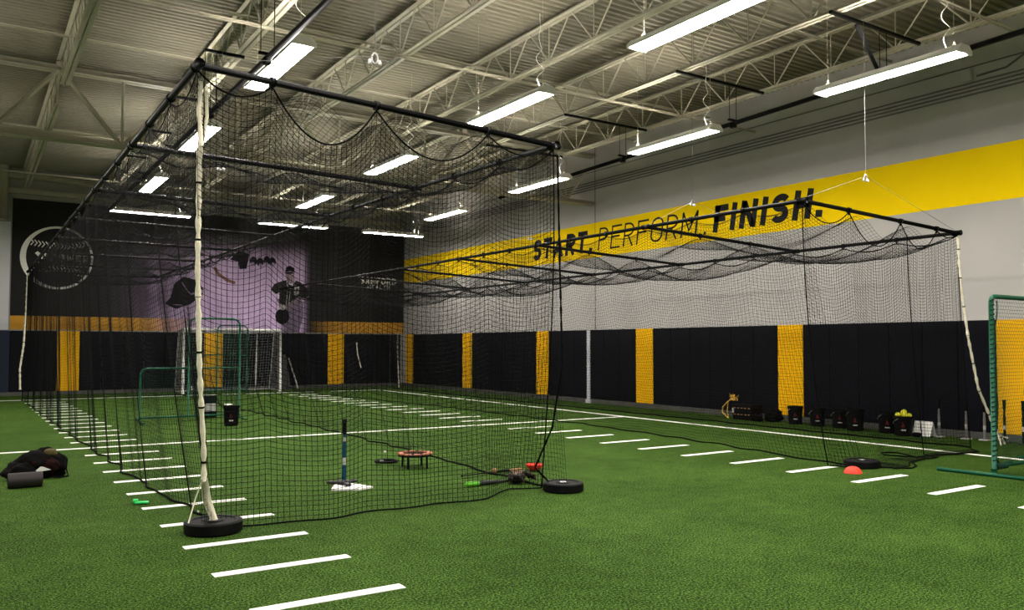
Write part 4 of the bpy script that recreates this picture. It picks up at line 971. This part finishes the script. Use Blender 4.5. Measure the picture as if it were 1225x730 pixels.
for k in range(9):
    y0 = 12.55+.3*R2.random(); a.tube([(14.25+.06*R2.random(), y0+.1*R2.random()-.05, .40+.05*R2.random()), (14.22, y0-.1+.2*R2.random(), .50+.08*R2.random()), (14.25, y0+.12*R2.random(), .42)], .010, 6)
a.build('strap', M['yrope'], t, smooth=True)
def bagblob(x, y, r, seed, label):
    t = thing('equipment_bag', label, 'bag', (x, y, 0)); a = MB(); blob(a, (x, y, r[2]*.7), r, seed, .35, 36, 20, 2.0, .003); a.build('body', M['bag'], t, smooth=True)
    a = MB(); a.tube([(x-r[0]*.7, y-.1, r[2]*1.1), (x-r[0]*.9, y, r[2]*1.3), (x-r[0]*.7, y+.12, r[2]*1.1)], .012, 6); a.build('handle', M['bag'], t, smooth=True)
bagblob(14.5, 11.82, (.17, .19, .17), 21, 'black bag heaped on the floor below the yellow pad')
bagblob(14.22, 12.02, (.13, .10, .11), 27, 'small black bag on the floor right of the crate')
# folded white sign
t = thing('folded_sign', 'small white printed tent sign by the right wall', 'sign', (14.5, 8.55, 0))
a = MB()
R = Matrix.Rotation(.30, 4, 'Y')
for s_ in (-1, 1):
    mm = Matrix.Translation((14.42+s_*.05, 8.42, .14)) @ Matrix.Rotation(s_*-.38, 4, 'Y'); a.box((0, 0, 0), (.008, .34, .28), M4=mm)
a.build('card', M['white'], t)
a = MB(); mm = Matrix.Translation((14.37, 8.42, .14)) @ Matrix.Rotation(.38, 4, 'Y')
for z in (-.07, -.02, .03, .08):
    for k in range(4): a.box((-.009, -.12+.078*k, z), (.003, .05, .018), M4=None) if False else a.box((0, 0, 0), (.003, .05, .016), M4=mm @ Matrix.Translation((-.002, -.12+.078*k, z)))
a.build('print', M['grey'], t)
a = MB(); a.box((14.12, 8.38, .05), (.10, .16, .08), rz=.3, bevel=.03); tag(a.build('shoe_bag', M['bag']), 'small black pouch on the floor at the left of the white tent sign', 'pouch')

# ------------------------------------------------------------------ camera, world, output
cam = bpy.data.cameras.new('camera'); co = bpy.data.objects.new('camera', cam); COL.objects.link(co); SC.camera = co
f, yaw, pitch_, roll, cy = 988.47, .5813154, .0397629, .0020325, 375.43
fw = Vector((math.sin(yaw)*math.cos(pitch_), math.cos(yaw)*math.cos(pitch_), math.sin(pitch_))); r0 = Vector((math.cos(yaw), -math.sin(yaw), 0)); u0 = r0.cross(fw)
r1 = r0*math.cos(roll)+u0*math.sin(roll); u1 = -r0*math.sin(roll)+u0*math.cos(roll)
mw = Matrix((r1, u1, -fw)).transposed().to_4x4(); mw.translation = (0, 0, 1.6); co.matrix_world = mw
cam.sensor_width = 36; cam.lens = f/1225*36; cam.shift_y = (cy-365)/1225; cam.clip_start = .05; cam.clip_end = 200
w = bpy.data.worlds.new('world'); SC.world = w; w.use_nodes = True; w.node_tree.nodes['Background'].inputs[0].default_value = (.5, .5, .5, 1); w.node_tree.nodes['Background'].inputs[1].default_value = .05
SC.view_settings.view_transform = 'Standard'; SC.view_settings.look = 'None'; SC.view_settings.exposure = 2.8; SC.view_settings.gamma = 1; SC.view_settings.use_curve_mapping = False
SC.cycles.max_bounces = 6; SC.cycles.diffuse_bounces = 4; SC.cycles.glossy_bounces = 2
SC.cycles.use_denoising = True
